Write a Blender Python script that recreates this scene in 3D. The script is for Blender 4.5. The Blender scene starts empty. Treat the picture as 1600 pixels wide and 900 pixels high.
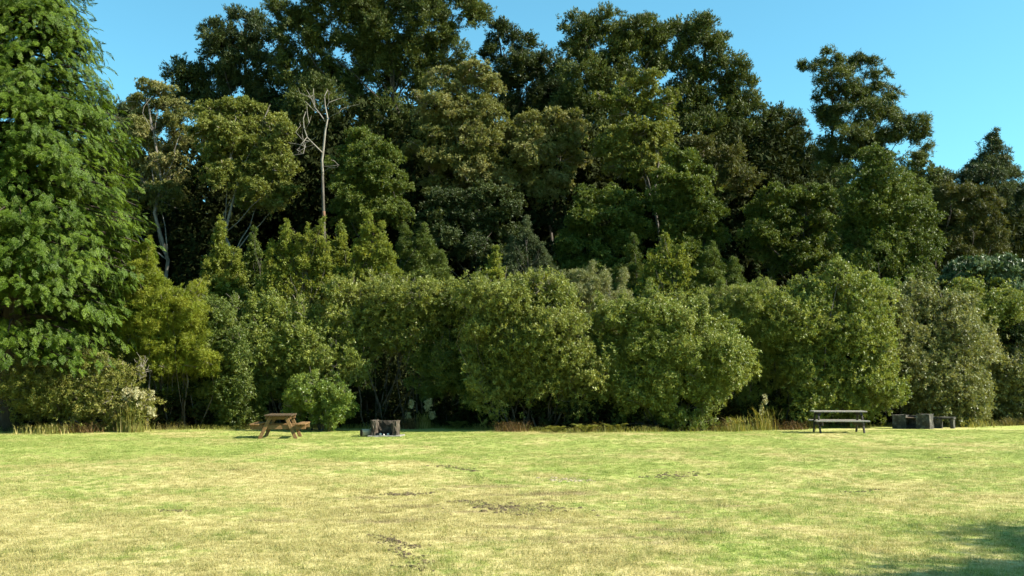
import bpy, bmesh, math
import numpy as np
from mathutils import Vector, Matrix

# ------------------------------------------------------------------ camera, sky, sun, exposure
scene = bpy.context.scene
FPX, CX, CY, EYE, PITCH = 1570.0, 800.0, 450.0, 1.6, math.radians(5.6)
cam_d = bpy.data.cameras.new("camera"); cam = bpy.data.objects.new("camera", cam_d)
scene.collection.objects.link(cam)
cam_d.sensor_width = 36.0; cam_d.lens = 36.0 * FPX / 1600.0
cam_d.clip_start = 0.1; cam_d.clip_end = 5000
cam.location = (0, 0, EYE); cam.rotation_euler = (math.pi / 2 + PITCH, 0, 0)
scene.camera = cam

SUN_AZ, SUN_EL = math.radians(101.0), math.radians(36.0)     # azimuth clockwise from +Y
world = bpy.data.worlds.new("World"); scene.world = world; world.use_nodes = True
wn = world.node_tree; wn.nodes.clear()
sky = wn.nodes.new("ShaderNodeTexSky"); sky.sky_type = 'NISHITA'; sky.sun_disc = False
sky.sun_elevation = SUN_EL; sky.sun_rotation = SUN_AZ
sky.air_density = 1.0; sky.dust_density = 0.7; sky.ozone_density = 1.6
wmul = wn.nodes.new("ShaderNodeMix"); wmul.data_type = 'RGBA'; wmul.blend_type = 'MULTIPLY'
wmul.inputs[0].default_value = 1.0; wmul.inputs[7].default_value = (0.64, 1.22, 1.14, 1)
bg = wn.nodes.new("ShaderNodeBackground"); bg.inputs[1].default_value = 0.067
wo = wn.nodes.new("ShaderNodeOutputWorld")
wn.links.new(sky.outputs[0], wmul.inputs[6]); wn.links.new(wmul.outputs[2], bg.inputs[0])
wn.links.new(bg.outputs[0], wo.inputs[0])

sun_d = bpy.data.lights.new("sun", 'SUN'); sun_d.energy = 5.0; sun_d.angle = math.radians(0.5)
sun_d.color = (1.0, 0.93, 0.80)
sun = bpy.data.objects.new("sun", sun_d); scene.collection.objects.link(sun)
S = Vector((math.sin(SUN_AZ) * math.cos(SUN_EL), math.cos(SUN_AZ) * math.cos(SUN_EL), math.sin(SUN_EL)))
sun.rotation_euler = S.to_track_quat('Z', 'Y').to_euler(); sun.location = (30, -20, 40)

vs = scene.view_settings
vs.view_transform = 'Standard'; vs.look = 'None'; vs.gamma = 1.0; vs.use_curve_mapping = False
vs.exposure = 1.66
scene.cycles.max_bounces = 4; scene.cycles.diffuse_bounces = 2; scene.cycles.glossy_bounces = 1
scene.cycles.transmission_bounces = 2; scene.cycles.use_denoising = True; scene.cycles.use_adaptive_sampling = True; scene.cycles.adaptive_threshold = 0.015; scene.cycles.adaptive_min_samples = 16

# ------------------------------------------------------------------ helpers
C = scene.collection
def W(px, py, Y):
    """world point seen at pixel (px,py) of the 1600x900 photograph, standing at depth Y"""
    u = (px - CX) / FPX; v = (CY - py) / FPX
    c, s = math.cos(PITCH), math.sin(PITCH)
    k = Y / (c - s * v)
    return np.array([u * k, Y, EYE + (s + c * v) * k])
def edge_y(x):
    """depth of the front edge of the wood along x"""
    return np.interp(x, [-40, -19, -13, -9, -4, 2, 6, 11, 17, 22, 60], [36, 36, 36.5, 38.6, 39.2, 35.6, 36.6, 39, 41.5, 44, 46])
def gz(x, y):
    x = np.asarray(x, float); y = np.asarray(y, float)
    und = 0.022 * np.sin(x * .45 + y * .21) + 0.018 * np.sin(y * .62 - x * .17 + 1.3) + 0.012 * np.sin(x * 1.3 + 2) * np.sin(y * 1.1)
    fade = np.clip((y - 3) / 4, 0, 1)
    t = np.clip((y - 47) / 70, 0, 1); h = 11 * t * t * (3 - 2 * t)
    return und * fade + h
def empty(name, loc, label=None, cat=None, group=None):
    o = bpy.data.objects.new(name, None); C.objects.link(o); o.location = loc
    o.empty_display_size = .2
    return tag(o, label, cat, group)
def tag(o, label=None, cat=None, group=None, kind=None):
    if label: o['label'] = label
    if cat: o['category'] = cat
    if group: o['group'] = group
    if kind: o['kind'] = kind
    return o
def mesh_np(name, verts, nper, tint, mat, parent=None, loc=(0, 0, 0), smooth=False):
    """verts (N*nper,3): N separate faces with nper corners each"""
    verts = np.asarray(verts, np.float32).reshape(-1, 3); n = len(verts) // nper
    me = bpy.data.meshes.new(name)
    me.vertices.add(len(verts)); me.vertices.foreach_set("co", (verts - np.asarray(loc, np.float32)).ravel())
    me.loops.add(len(verts)); me.loops.foreach_set("vertex_index", np.arange(len(verts), dtype=np.int32))
    me.polygons.add(n); me.polygons.foreach_set("loop_start", np.arange(0, n * nper, nper, dtype=np.int32))
    if tint is not None:
        a = me.attributes.new("tint", 'FLOAT', 'FACE'); a.data.foreach_set("value", np.asarray(tint, np.float32))
    me.update(); me.materials.append(mat)
    o = bpy.data.objects.new(name, me); C.objects.link(o)
    if parent: o.parent = parent
    return o
def mesh_py(name, v, f, mat, parent=None, smooth=False, loc=(0, 0, 0)):
    me = bpy.data.meshes.new(name)
    me.from_pydata([(p[0] - loc[0], p[1] - loc[1], p[2] - loc[2]) for p in v], [], f)
    if smooth: me.polygons.foreach_set("use_smooth", [True] * len(me.polygons))
    me.materials.append(mat)
    o = bpy.data.objects.new(name, me); C.objects.link(o)
    if parent: o.parent = parent
    return o
class Tubes:
    def __init__(self): self.v = []; self.f = []
    def add(self, pts, rad, sides=6, cap=True):
        pts = [np.asarray(p, float) for p in pts]; b = len(self.v); n = len(pts)
        for i, p in enumerate(pts):
            d = pts[min(i + 1, n - 1)] - pts[max(i - 1, 0)]; d = d / (np.linalg.norm(d) + 1e-9)
            a = np.cross(d, [0.31, 0.95, 0.05] if abs(d[1]) < .9 else [1, 0, 0]); a /= np.linalg.norm(a); c = np.cross(d, a)
            for k in range(sides):
                t = 2 * math.pi * k / sides
                self.v.append(p + rad[i] * (math.cos(t) * a + math.sin(t) * c))
        for i in range(n - 1):
            for k in range(sides):
                k2 = (k + 1) % sides
                self.f.append((b + i * sides + k, b + i * sides + k2, b + (i + 1) * sides + k2, b + (i + 1) * sides + k))
        if cap:
            self.f.append(tuple(b + (n - 1) * sides + k for k in range(sides)))
            self.f.append(tuple(b + k for k in reversed(range(sides))))
    def build(self, name, mat, parent, loc):
        return mesh_py(name, self.v, self.f, mat, parent, True, loc)

# ------------------------------------------------------------------ materials
def new_mat(name):
    m = bpy.data.materials.new(name); m.use_nodes = True; nt = m.node_tree; nt.nodes.clear()
    out = nt.nodes.new("ShaderNodeOutputMaterial"); return m, nt, out
def ramp(nt, stops, src):
    r = nt.nodes.new("ShaderNodeValToRGB"); e = r.color_ramp.elements
    while len(e) < len(stops): e.new(.5)
    for i, (p, c) in enumerate(stops): e[i].position = p; e[i].color = (*c, 1)
    if src is not None: nt.links.new(src, r.inputs[0])
    return r
def leaf_mat(name, stops, rough=.5, spec=.2, transl=.28, tcol=1.5, inst=True):
    m, nt, out = new_mat(name)
    at = nt.nodes.new("ShaderNodeAttribute"); at.attribute_name = "tint"
    a2 = nt.nodes.new("ShaderNodeAttribute"); a2.attribute_name = "ctint"; a2.attribute_type = 'INSTANCER'
    m1 = nt.nodes.new("ShaderNodeMath"); m1.operation = 'MULTIPLY_ADD'; m1.inputs[1].default_value = .42 if inst else 1.0
    m2 = nt.nodes.new("ShaderNodeMath"); m2.operation = 'MULTIPLY'; m2.inputs[1].default_value = .75 if inst else 0
    nt.links.new(a2.outputs['Fac'], m2.inputs[0]); nt.links.new(at.outputs['Fac'], m1.inputs[0]); nt.links.new(m2.outputs[0], m1.inputs[2])
    r = ramp(nt, stops, m1.outputs[0])
    p = nt.nodes.new("ShaderNodeBsdfPrincipled"); p.inputs['Roughness'].default_value = rough
    p.inputs['Specular IOR Level'].default_value = spec
    nt.links.new(r.outputs[0], p.inputs['Base Color'])
    t = nt.nodes.new("ShaderNodeBsdfTranslucent")
    mx = nt.nodes.new("ShaderNodeMix"); mx.data_type = 'RGBA'; mx.blend_type = 'MULTIPLY'; mx.inputs[0].default_value = 1
    mx.inputs[7].default_value = (tcol * 1.1, tcol, tcol * .45, 1); mx.clamp_result = False
    nt.links.new(r.outputs[0], mx.inputs[6]); nt.links.new(mx.outputs[2], t.inputs[0])
    ms = nt.nodes.new("ShaderNodeMixShader"); ms.inputs[0].default_value = transl
    nt.links.new(p.outputs[0], ms.inputs[1]); nt.links.new(t.outputs[0], ms.inputs[2]); nt.links.new(ms.outputs[0], out.inputs[0])
    return m
def noise_mat(name, stops, scale=4, detail=5, rough=.85, bump=.3, stretch=(1, 1, 1), spec=.2):
    m, nt, out = new_mat(name)
    tc = nt.nodes.new("ShaderNodeTexCoord"); mp = nt.nodes.new("ShaderNodeMapping"); mp.inputs['Scale'].default_value = stretch
    nt.links.new(tc.outputs['Object'], mp.inputs[0])
    n = nt.nodes.new("ShaderNodeTexNoise"); n.inputs['Scale'].default_value = scale; n.inputs['Detail'].default_value = detail
    n.inputs['Roughness'].default_value = .65
    nt.links.new(mp.outputs[0], n.inputs[0])
    r = ramp(nt, stops, n.outputs[0])
    p = nt.nodes.new("ShaderNodeBsdfPrincipled"); p.inputs['Roughness'].default_value = rough; p.inputs['Specular IOR Level'].default_value = spec
    nt.links.new(r.outputs[0], p.inputs['Base Color'])
    b = nt.nodes.new("ShaderNodeBump"); b.inputs['Strength'].default_value = bump; b.inputs['Distance'].default_value = .03
    nt.links.new(n.outputs[0], b.inputs['Height']); nt.links.new(b.outputs[0], p.inputs['Normal'])
    nt.links.new(p.outputs[0], out.inputs[0])
    return m
def lawn_colour(nt):
    """grass colour from place in the field: green sward, straw patches, worn brown spots"""
    g = nt.nodes.new("ShaderNodeNewGeometry")
    def nz(scale, detail, st=(1, 1, 1), off=(0, 0, 0), rough=.6):
        mp = nt.nodes.new("ShaderNodeMapping"); mp.inputs['Scale'].default_value = st; mp.inputs['Location'].default_value = off
        nt.links.new(g.outputs['Position'], mp.inputs[0])
        n = nt.nodes.new("ShaderNodeTexNoise"); n.inputs['Scale'].default_value = scale; n.inputs['Detail'].default_value = detail
        n.inputs['Roughness'].default_value = rough
        nt.links.new(mp.outputs[0], n.inputs[0]); return n.outputs[0]
    def mth(op, a, b, clamp=False):
        m = nt.nodes.new("ShaderNodeMath"); m.operation = op; m.use_clamp = clamp
        for i, x in enumerate((a, b)):
            if isinstance(x, (int, float)): m.inputs[i].default_value = x
            else: nt.links.new(x, m.inputs[i])
        return m.outputs[0]
    def mix(f, a, b):
        m = nt.nodes.new("ShaderNodeMix"); m.data_type = 'RGBA'
        if isinstance(f, (int, float)): m.inputs[0].default_value = f
        else: nt.links.new(f, m.inputs[0])
        for i, x in ((6, a), (7, b)):
            if isinstance(x, tuple): m.inputs[i].default_value = (*x, 1)
            else: nt.links.new(x, m.inputs[i])
        return m.outputs[2]
    def ss(x, lo, hi):
        r = nt.nodes.new("ShaderNodeMapRange"); r.interpolation_type = 'SMOOTHSTEP'
        nt.links.new(x, r.inputs[0]); r.inputs[1].default_value = lo; r.inputs[2].default_value = hi; return r.outputs[0]
    sep = nt.nodes.new("ShaderNodeSeparateXYZ"); nt.links.new(g.outputs['Position'], sep.inputs[0])
    # straw worn area in the middle of the field, fading out
    big = nz(.16, 4, (1, .8, 1), (3.1, 7.7, 0)); mid = nz(.75, 5, (1, .7, 1), (9, 2, 0)); fine = nz(6, 4, (1, 1, .3)); vf = nz(34, 3, (1, 1, .3))
    dry = mth('ADD', mth('MULTIPLY', big, .75), mth('MULTIPLY', mid, .55))
    yfade = ss(sep.outputs[1], 27.0, 11.0)
    xr = ss(sep.outputs[0], 4.5, .5)
    dry = mth('ADD', dry, mth('MULTIPLY', mth('MULTIPLY', yfade, xr), .165))
    dry = mth('ADD', dry, mth('MULTIPLY', mth('SUBTRACT', fine, .5), .46)); dry = mth('ADD', dry, mth('MULTIPLY', mth('SUBTRACT', nz(2.2, 5, (1, .8, 1), (5, 1, 0), .65), .5), .32))
    dryf = ss(dry, .60, .82)
    green = mix(ss(mid, .35, .68), (.155, .225, .032), (.24, .28, .056))
    green = mix(ss(fine, .3, .7), green, (.30, .315, .085))
    straw = mix(ss(fine, .3, .75), (.335, .275, .100), (.50, .43, .195))
    col = mix(dryf, green, straw)
    cx = mth('DIVIDE', mth('SUBTRACT', sep.outputs[0], .1), 3.6); cy = mth('DIVIDE', mth('SUBTRACT', sep.outputs[1], 13.5), 4.5)
    use = ss(mth('ADD', mth('MULTIPLY', cx, cx), mth('MULTIPLY', cy, cy)), 1.3, .1)
    wn_ = mth('ADD', nz(1.1, 7, (.45, 1.3, 1), (1.7, 4, 0), .72), mth('MULTIPLY', use, .10))
    worn = ss(wn_, .60, .72)
    col = mix(mth('MULTIPLY', worn, .8), col, (.20, .14, .075))
    col = mix(mth('MULTIPLY', ss(vf, .5, .70), .36), col, (.66, .58, .32))
    col = mix(mth('MULTIPLY', ss(vf, .48, .32), .45), col, (.10, .13, .03))
    return g, sep, col, fine, vf, mix, ss
def lawn_mats():
    m, nt, out = new_mat("lawn_ground")
    g, sep, col, fine, vf, mix, ss = lawn_colour(nt)
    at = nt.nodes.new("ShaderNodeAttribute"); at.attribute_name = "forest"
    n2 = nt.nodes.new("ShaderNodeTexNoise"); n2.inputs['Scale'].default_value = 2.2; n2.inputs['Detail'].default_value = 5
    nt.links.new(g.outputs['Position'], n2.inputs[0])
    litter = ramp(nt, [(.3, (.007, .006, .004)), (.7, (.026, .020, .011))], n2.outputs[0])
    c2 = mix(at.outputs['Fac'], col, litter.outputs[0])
    p = nt.nodes.new("ShaderNodeBsdfPrincipled"); p.inputs['Roughness'].default_value = .9; p.inputs['Specular IOR Level'].default_value = .1
    nt.links.new(c2, p.inputs['Base Color'])
    b = nt.nodes.new("ShaderNodeBump"); b.inputs['Strength'].default_value = .5; b.inputs['Distance'].default_value = .03
    nt.links.new(vf, b.inputs['Height']); nt.links.new(b.outputs[0], p.inputs['Normal'])
    nt.links.new(p.outputs[0], out.inputs[0])
    m2, nt, out = new_mat("grass_blade")
    g, sep, col, fine, vf, mix, ss = lawn_colour(nt)
    p = nt.nodes.new("ShaderNodeBsdfPrincipled"); p.inputs['Roughness'].default_value = .55; p.inputs['Specular IOR Level'].default_value = .3
    at = nt.nodes.new("ShaderNodeAttribute"); at.attribute_name = "tint"
    mu = nt.nodes.new("ShaderNodeMix"); mu.data_type = 'RGBA'; mu.blend_type = 'MULTIPLY'; mu.inputs[0].default_value = 1
    rr = ramp(nt, [(0, (.72, .80, .6)), (1, (1.0, 1.0, 1.0))], at.outputs['Fac'])
    nt.links.new(col, mu.inputs[6]); nt.links.new(rr.outputs[0], mu.inputs[7])
    nt.links.new(mu.outputs[2], p.inputs['Base Color'])
    t = nt.nodes.new("ShaderNodeBsdfTranslucent"); nt.links.new(mu.outputs[2], t.inputs[0])
    ms = nt.nodes.new("ShaderNodeMixShader"); ms.inputs[0].default_value = .4
    nt.links.new(p.outputs[0], ms.inputs[1]); nt.links.new(t.outputs[0], ms.inputs[2]); nt.links.new(ms.outputs[0], out.inputs[0])
    return m, m2
M_LAWN, M_BLADE = lawn_mats()
def lm(name, a, b, c, **k): return leaf_mat(name, [(0, a), (.55, b), (1, c)], **k)
LM = {
    'cypress': lm('leaf_cypress', (0.020, 0.040, 0.003), (0.050, 0.089, 0.006), (0.107, 0.156, 0.010), rough=.5, transl=.30),
    'olive':   lm('leaf_olive', (0.028, 0.040, 0.009), (0.054, 0.072, 0.015), (0.104, 0.122, 0.028), rough=.55, transl=.22),
    'dark':    lm('leaf_dark', (0.017, 0.027, 0.008), (0.033, 0.049, 0.013), (0.069, 0.085, 0.024), rough=.55, transl=.2),
    'shade':   lm('leaf_shade', (.010, .014, .004), (.020, .026, .007), (.036, .042, .012), rough=.8, spec=.05, transl=.15),  # near-black leaf tones put the shade inside the wood into the colour
    'beech':   lm('leaf_beech', (0.058, 0.075, 0.012), (0.107, 0.127, 0.021), (0.188, 0.199, 0.051), rough=.5, transl=.28),
    'lichen':  lm('leaf_lichen', (0.055, 0.066, 0.015), (0.110, 0.119, 0.029), (0.226, 0.215, 0.091), rough=.6, transl=.25),
    'green':   lm('leaf_green', (.032, .052, .008), (.062, .088, .013), (.112, .138, .024), rough=.5, transl=.26),
    'lime':    lm('leaf_lime', (.085, .115, .009), (.150, .180, .016), (.225, .235, .034), rough=.5, transl=.34),
    'spire':   lm('leaf_spire', (0.063, 0.088, 0.011), (0.126, 0.153, 0.020), (0.212, 0.221, 0.040), rough=.5, transl=.32),
    'gloss':   lm('leaf_gloss', (0.056, 0.086, 0.012), (0.129, 0.162, 0.025), (0.255, 0.266, 0.065), rough=.48, spec=.32, transl=.26),
    'glossy_olive': lm('leaf_glossy_olive', (0.063, 0.083, 0.013), (0.131, 0.155, 0.025), (0.241, 0.251, 0.067), rough=.48, spec=.3, transl=.26),
    'hedge':   lm('leaf_hedge', (.040, .066, .011), (.085, .115, .018), (.165, .190, .040), rough=.5, spec=.28, transl=.26),
    'grey':    lm('leaf_grey', (0.076, 0.093, 0.027), (0.143, 0.155, 0.050), (0.239, 0.238, 0.111), rough=.45, spec=.36, transl=.25),
    'bright':  lm('leaf_bright', (0.058, 0.100, 0.012), (0.110, 0.160, 0.021), (0.182, 0.220, 0.048), rough=.42, spec=.4, transl=.34),
    'bluegrey': lm('leaf_bluegrey', (.026, .040, .016), (.050, .068, .026), (.088, .105, .042), rough=.55, transl=.2),
    'rusty':   lm('leaf_rusty', (0.032, 0.038, 0.009), (0.057, 0.063, 0.014), (0.095, 0.095, 0.026), rough=.55, transl=.25),
    'silver':  lm('leaf_silver', (.026, .055, .018), (.055, .090, .030), (.220, .270, .160), rough=.45, spec=.4, transl=.15),
    'mess':    lm('leaf_mess', (0.069, 0.083, 0.013), (0.138, 0.147, 0.028), (0.236, 0.207, 0.073), rough=.5, transl=.28),
    'cream':   lm('leaf_cream', (.20, .20, .10), (.34, .32, .18), (.48, .45, .29), rough=.6, transl=.3, inst=False),
    'fern':    lm('leaf_fern', (.065, .085, .012), (.115, .125, .022), (.180, .165, .045), rough=.55, transl=.3, inst=False),
    'deadfern': lm('leaf_deadfern', (.055, .032, .012), (.105, .064, .024), (.18, .125, .050), rough=.7, transl=.25, inst=False),
    'bracken': lm('leaf_bracken', (.055, .056, .014), (.120, .105, .032), (.25, .205, .080), rough=.7, transl=.3, inst=False),
    'straw':   lm('leaf_straw', (.09, .115, .018), (.19, .185, .045), (.36, .30, .12), rough=.7, transl=.3, inst=False),
}
M_BARK_D = noise_mat('bark_dark', [(.3, (.022, .017, .012)), (.7, (.075, .060, .045))], 3, 6, bump=.6, stretch=(3, 3, .5))
M_BARK_P = noise_mat('bark_pale', [(.3, (.07, .062, .05)), (.7, (.21, .19, .16))], 2.5, 6, bump=.4, stretch=(2, 2, .7))
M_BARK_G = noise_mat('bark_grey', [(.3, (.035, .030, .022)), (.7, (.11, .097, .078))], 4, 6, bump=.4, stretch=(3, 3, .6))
M_TWIG = noise_mat('bare_twigs', [(.3, (.10, .085, .065)), (.7, (.25, .22, .18))], 3, 4, bump=.1)
M_DEAD = noise_mat('bark_bleached', [(.3, (.10, .087, .07)), (.7, (.27, .245, .205))], 2, 6, bump=.4, stretch=(3, 3, .5))
M_RUST = noise_mat('bark_rust', [(.3, (.09, .05, .03)), (.7, (.18, .10, .06))], 2, 6, bump=.4, stretch=(3, 3, .5))
M_WOOD = noise_mat('timber_brown', [(.3, (.085, .048, .018)), (.7, (.21, .122, .050))], 5, 6, rough=.7, bump=.25, stretch=(8, 1, 8))
M_WOOD_SHADE = noise_mat('timber_shade_toned', [(.3, (.030, .020, .010)), (.7, (.085, .056, .030))], 5, 6, rough=.75, bump=.25, stretch=(8, 1, 8))  # darker brown timber, the tabletop's shaded look put into its colour
M_WOODD = noise_mat('timber_weathered', [(.3, (.14, .12, .10)), (.7, (.34, .305, .27))], 5, 6, rough=.6, bump=.25, stretch=(1, 8, 8), spec=.4)
M_LEGD = noise_mat('timber_dark', [(.3, (.022, .018, .016)), (.7, (.065, .055, .048))], 5, 6, rough=.7, bump=.25)
M_CONC = noise_mat('concrete_sooty', [(.25, (.014, .011, .008)), (.5, (.046, .036, .026)), (.8, (.13, .11, .085))], 5, 7, bump=.5)
M_CONC2 = noise_mat('concrete_mossy', [(.25, (.012, .012, .010)), (.5, (.045, .042, .034)), (.8, (.17, .155, .13))], 6, 7, bump=.5)
M_SOOT = noise_mat('soot', [(.3, (.008, .007, .007)), (.7, (.035, .03, .027))], 7, 5, bump=.4)
M_ASH = noise_mat('ash', [(.3, (.10, .09, .08)), (.7, (.33, .31, .28))], 9, 5, bump=.5)
M_STEEL = noise_mat('rusted_steel', [(.3, (.12, .07, .045)), (.7, (.30, .21, .16))], 8, 5, rough=.5, bump=.3, spec=.5)
M_STONE = noise_mat('pale_stone', [(.3, (.34, .31, .26)), (.7, (.62, .58, .50))], 9, 5, bump=.4)
M_LOG = noise_mat('log_side', [(.3, (.27, .20, .12)), (.7, (.55, .45, .31))], 6, 5, bump=.5, stretch=(.4, 3, 3))
M_CHAR = noise_mat('charred_wood', [(.3, (.010, .008, .007)), (.7, (.05, .035, .025))], 12, 5, bump=.6)
M_SOIL = noise_mat('soil', [(.3, (.030, .022, .014)), (.7, (.115, .080, .050))], 12, 6, bump=.7)
M_PALESOIL = noise_mat('pale_soil', [(.3, (.22, .17, .11)), (.7, (.46, .38, .27))], 12, 6, bump=.7)

# ------------------------------------------------------------------ ground
def make_ground():
    xs = np.unique(np.concatenate([np.arange(-30, 30.1, .6), np.arange(-90, 90.1, 4), [-2500, -1200, -600, -300, -180, -120, 120, 180, 300, 600, 1200, 2500]]))
    ys = np.unique(np.concatenate([np.arange(2, 50.1, .5), np.arange(50, 130.1, 4), [-2500, -1200, -600, -200, -100, -50, -25, -12, -6, -2, 160, 220, 320, 600, 1200, 2500]]))
    X, Y = np.meshgrid(xs, ys); Z = gz(X, Y)
    v = np.stack([X, Y, Z], -1).reshape(-1, 3); nx = len(xs)
    f = [(j * nx + i, j * nx + i + 1, (j + 1) * nx + i + 1, (j + 1) * nx + i) for j in range(len(ys) - 1) for i in range(nx - 1)]
    o = mesh_py('ground', v, f, M_LAWN, None, True); tag(o, kind='structure')
    wob = .35 * np.sin(v[:, 0] * 2.1) + .3 * np.sin(v[:, 0] * .9 + 1)
    a = o.data.attributes.new('forest', 'FLOAT', 'POINT')
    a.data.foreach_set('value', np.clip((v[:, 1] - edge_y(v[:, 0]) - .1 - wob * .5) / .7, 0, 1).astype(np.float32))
make_ground()

# ------------------------------------------------------------------ foliage engine
def unit(a): return a / (np.linalg.norm(a, axis=-1, keepdims=True) + 1e-9)
def tri_leaves(P, A, N, L, Wd):
    """one pointed leaf face per row: position, axis, normal, length, width"""
    B = unit(np.cross(N, A)); L = L[:, None]; Wd = Wd[:, None]
    return np.stack([P - A * L * .5 - B * Wd * .5, P - A * L * .5 + B * Wd * .5, P + A * L * .5], 1)
NTRI = [0]
def sprig_mesh(kind):
    """one leafy shoot of about unit radius around the origin, growing along +Z"""
    rng = np.random.default_rng(len(kind) * 13 + ord(kind[0])); up = np.array([0, 0, 1.])
    if kind == 'frond':      # drooping flat conifer spray along +X, upper side +Z
        V = []; T = []
        for k in range(15):
            t = .05 + .93 * k / 14; c = np.array([t, 0, -.34 * t * t]); ln = (.40 * math.sin(min(1, t * .95 + .18) * math.pi) + .07)
            for sg in (-1, 1):
                d = unit(np.array([.75, sg * .8, -.22 - .35 * t]) + rng.normal(size=3) * .12); nn = unit(up + rng.normal(size=3) * .25)
                m = 4
                for q in range(m):
                    f = (q + .5) / m; b = c + d * ln * f; la = unit(d + np.array([.3, rng.normal() * .7, -.25]) + rng.normal(size=3) * .12); l2 = .17 * (1.1 - .5 * f)
                    V.append(tri_leaves((b + la * l2 * .35)[None], la[None], unit(nn + rng.normal(size=3) * .25)[None], np.array([l2]), np.array([.062]))); T.append(rng.random() * .8 + .2 * f)
        V = np.concatenate(V).reshape(-1, 3); T = np.array(T)
    else:
        n, L, Wd, fl, upb, nrm = dict(tuft=(38, .50, .19, 1.0, .75, .5), spiky=(46, .52, .14, .75, .55, .5), fan=(36, .38, .25, .6, .0, .65), broad=(40, .38, .25, .8, .35, .8),
                                      shrub=(30, .46, .28, 1.0, .5, .6), soft=(60, .44, .10, .9, .6, .5), rosette=(30, .60, .26, .5, .5, 1.0))[kind]
        nt = 7; az = np.arange(nt) * 2.4 + rng.normal(size=nt) * .3; tl = rng.uniform(.75, 1.15, nt); el = rng.uniform(.1, 1.2, nt)
        tw = np.stack([np.cos(az) * np.cos(el), np.sin(az) * np.cos(el), np.sin(el) * .9], 1) * [1, 1, fl]
        tw[0] = [0, 0, fl]; i = rng.integers(nt, size=n); t = .25 + .75 * rng.random(n) ** .8
        P = tw[i] * (tl[i] * t)[:, None] + rng.normal(size=(n, 3)) * .13 * [1, 1, fl] - up * .35 * fl
        rnd = unit(rng.normal(size=(n, 3))); A = unit(unit(tw[i]) * .8 + rnd * .75 + up * upb * .5)
        N = unit(up * nrm + rnd[::-1] * .75 + P * .4); N = unit(N - A * (N * A).sum(1, keepdims=True))
        V = tri_leaves(P, A, N, L * rng.uniform(.7, 1.3, n), Wd * rng.uniform(.75, 1.3, n)).reshape(-1, 3); T = rng.random(n)
    me = bpy.data.meshes.new(kind + '_sprig'); me.from_pydata(V.tolist(), [], [(3 * k, 3 * k + 1, 3 * k + 2) for k in range(len(T))])
    a = me.attributes.new('tint', 'FLOAT', 'FACE'); a.data.foreach_set('value', T.astype(np.float32))
    return me
SPRIG = {}
def scatter_group(kind, mat):
    key = (kind, mat.name)
    if key in SPRIG: return SPRIG[key]
    me = sprig_mesh(kind); me.materials.append(mat); to = bpy.data.objects.new(kind + '_sprig', me)
    ng = bpy.data.node_groups.new('scatter_' + kind, 'GeometryNodeTree'); ng.interface.new_socket('Geometry', in_out='INPUT', socket_type='NodeSocketGeometry'); ng.interface.new_socket('Geometry', in_out='OUTPUT', socket_type='NodeSocketGeometry')
    N = ng.nodes; gi = N.new('NodeGroupInput'); go = N.new('NodeGroupOutput'); ip = N.new('GeometryNodeInstanceOnPoints'); oi = N.new('GeometryNodeObjectInfo'); oi.inputs[0].default_value = to
    ra = N.new('GeometryNodeInputNamedAttribute'); ra.data_type = 'FLOAT_VECTOR'; ra.inputs[0].default_value = 'rotz'; sa = N.new('GeometryNodeInputNamedAttribute'); sa.data_type = 'FLOAT'; sa.inputs[0].default_value = 'size'
    Lk = ng.links.new; Lk(gi.outputs[0], ip.inputs['Points']); Lk(oi.outputs['Geometry'], ip.inputs['Instance']); Lk(ra.outputs[0], ip.inputs['Rotation']); Lk(sa.outputs[0], ip.inputs['Scale']); Lk(ip.outputs[0], go.inputs[0])
    SPRIG[key] = ng; return ng
def mats_to_euler(X, Z):
    """rows: local X hint and local Z axis -> XYZ euler angles"""
    Z = unit(Z); Yv = unit(np.cross(Z, X)); X = np.cross(Yv, Z)
    # R columns X,Y,Z ; XYZ euler: R = Rz Ry Rx
    ry = -np.arcsin(np.clip(X[:, 2], -1, 1)); rx = np.arctan2(Yv[:, 2], Z[:, 2]); rz = np.arctan2(X[:, 1], X[:, 0])
    return np.stack([rx, ry, rz], 1)
def scatter(name, P, eul, size, ctint, kind, mat, parent=None, loc=(0, 0, 0)):
    n = len(P); me = bpy.data.meshes.new(name); me.vertices.add(n); me.vertices.foreach_set('co', (P - np.asarray(loc)).astype(np.float32).ravel())
    a = me.attributes.new('rotz', 'FLOAT_VECTOR', 'POINT'); a.data.foreach_set('vector', eul.astype(np.float32).ravel())
    a = me.attributes.new('size', 'FLOAT', 'POINT'); a.data.foreach_set('value', size.astype(np.float32))
    a = me.attributes.new('ctint', 'FLOAT', 'POINT'); a.data.foreach_set('value', ctint.astype(np.float32))
    me.materials.append(mat); o = bpy.data.objects.new(name, me); C.objects.link(o)
    if parent: o.parent = parent
    o['kind'] = 'stuff'
    md = o.modifiers.new('foliage', 'NODES'); md.node_group = scatter_group(kind, mat); NTRI[0] += n
    return o
KIND = {  # sprig radius and sub-clump radius in photo pixels, flattening of the sub-clumps, upward bias, density
    'tuft':  dict(q=7.6, sc=15, fl=.85, up=.45, dens=1.12, fuzz=.10, gap=.8),
    'spiky': dict(q=7.6, sc=13, fl=.55, up=.30, dens=1.05, fuzz=.07),
    'fan':   dict(q=7.0, sc=16, fl=.55, up=.55, dens=1.1, fuzz=.10, gap=.78),
    'broad': dict(q=6.5, sc=13, fl=.80, up=.35, dens=1.1, stray=.10, fuzz=.18, gap=.66),
    'shrub': dict(q=5.8, sc=13, fl=.95, up=.40, dens=1.0, stray=.12, fuzz=.23, gap=.62),
    'soft':  dict(q=7.0, sc=12, fl=.85, up=.45, dens=1.0, fuzz=.16),
    'rosette': dict(q=8.0, sc=8, fl=.5, up=.8, dens=1.2),
}
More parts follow.
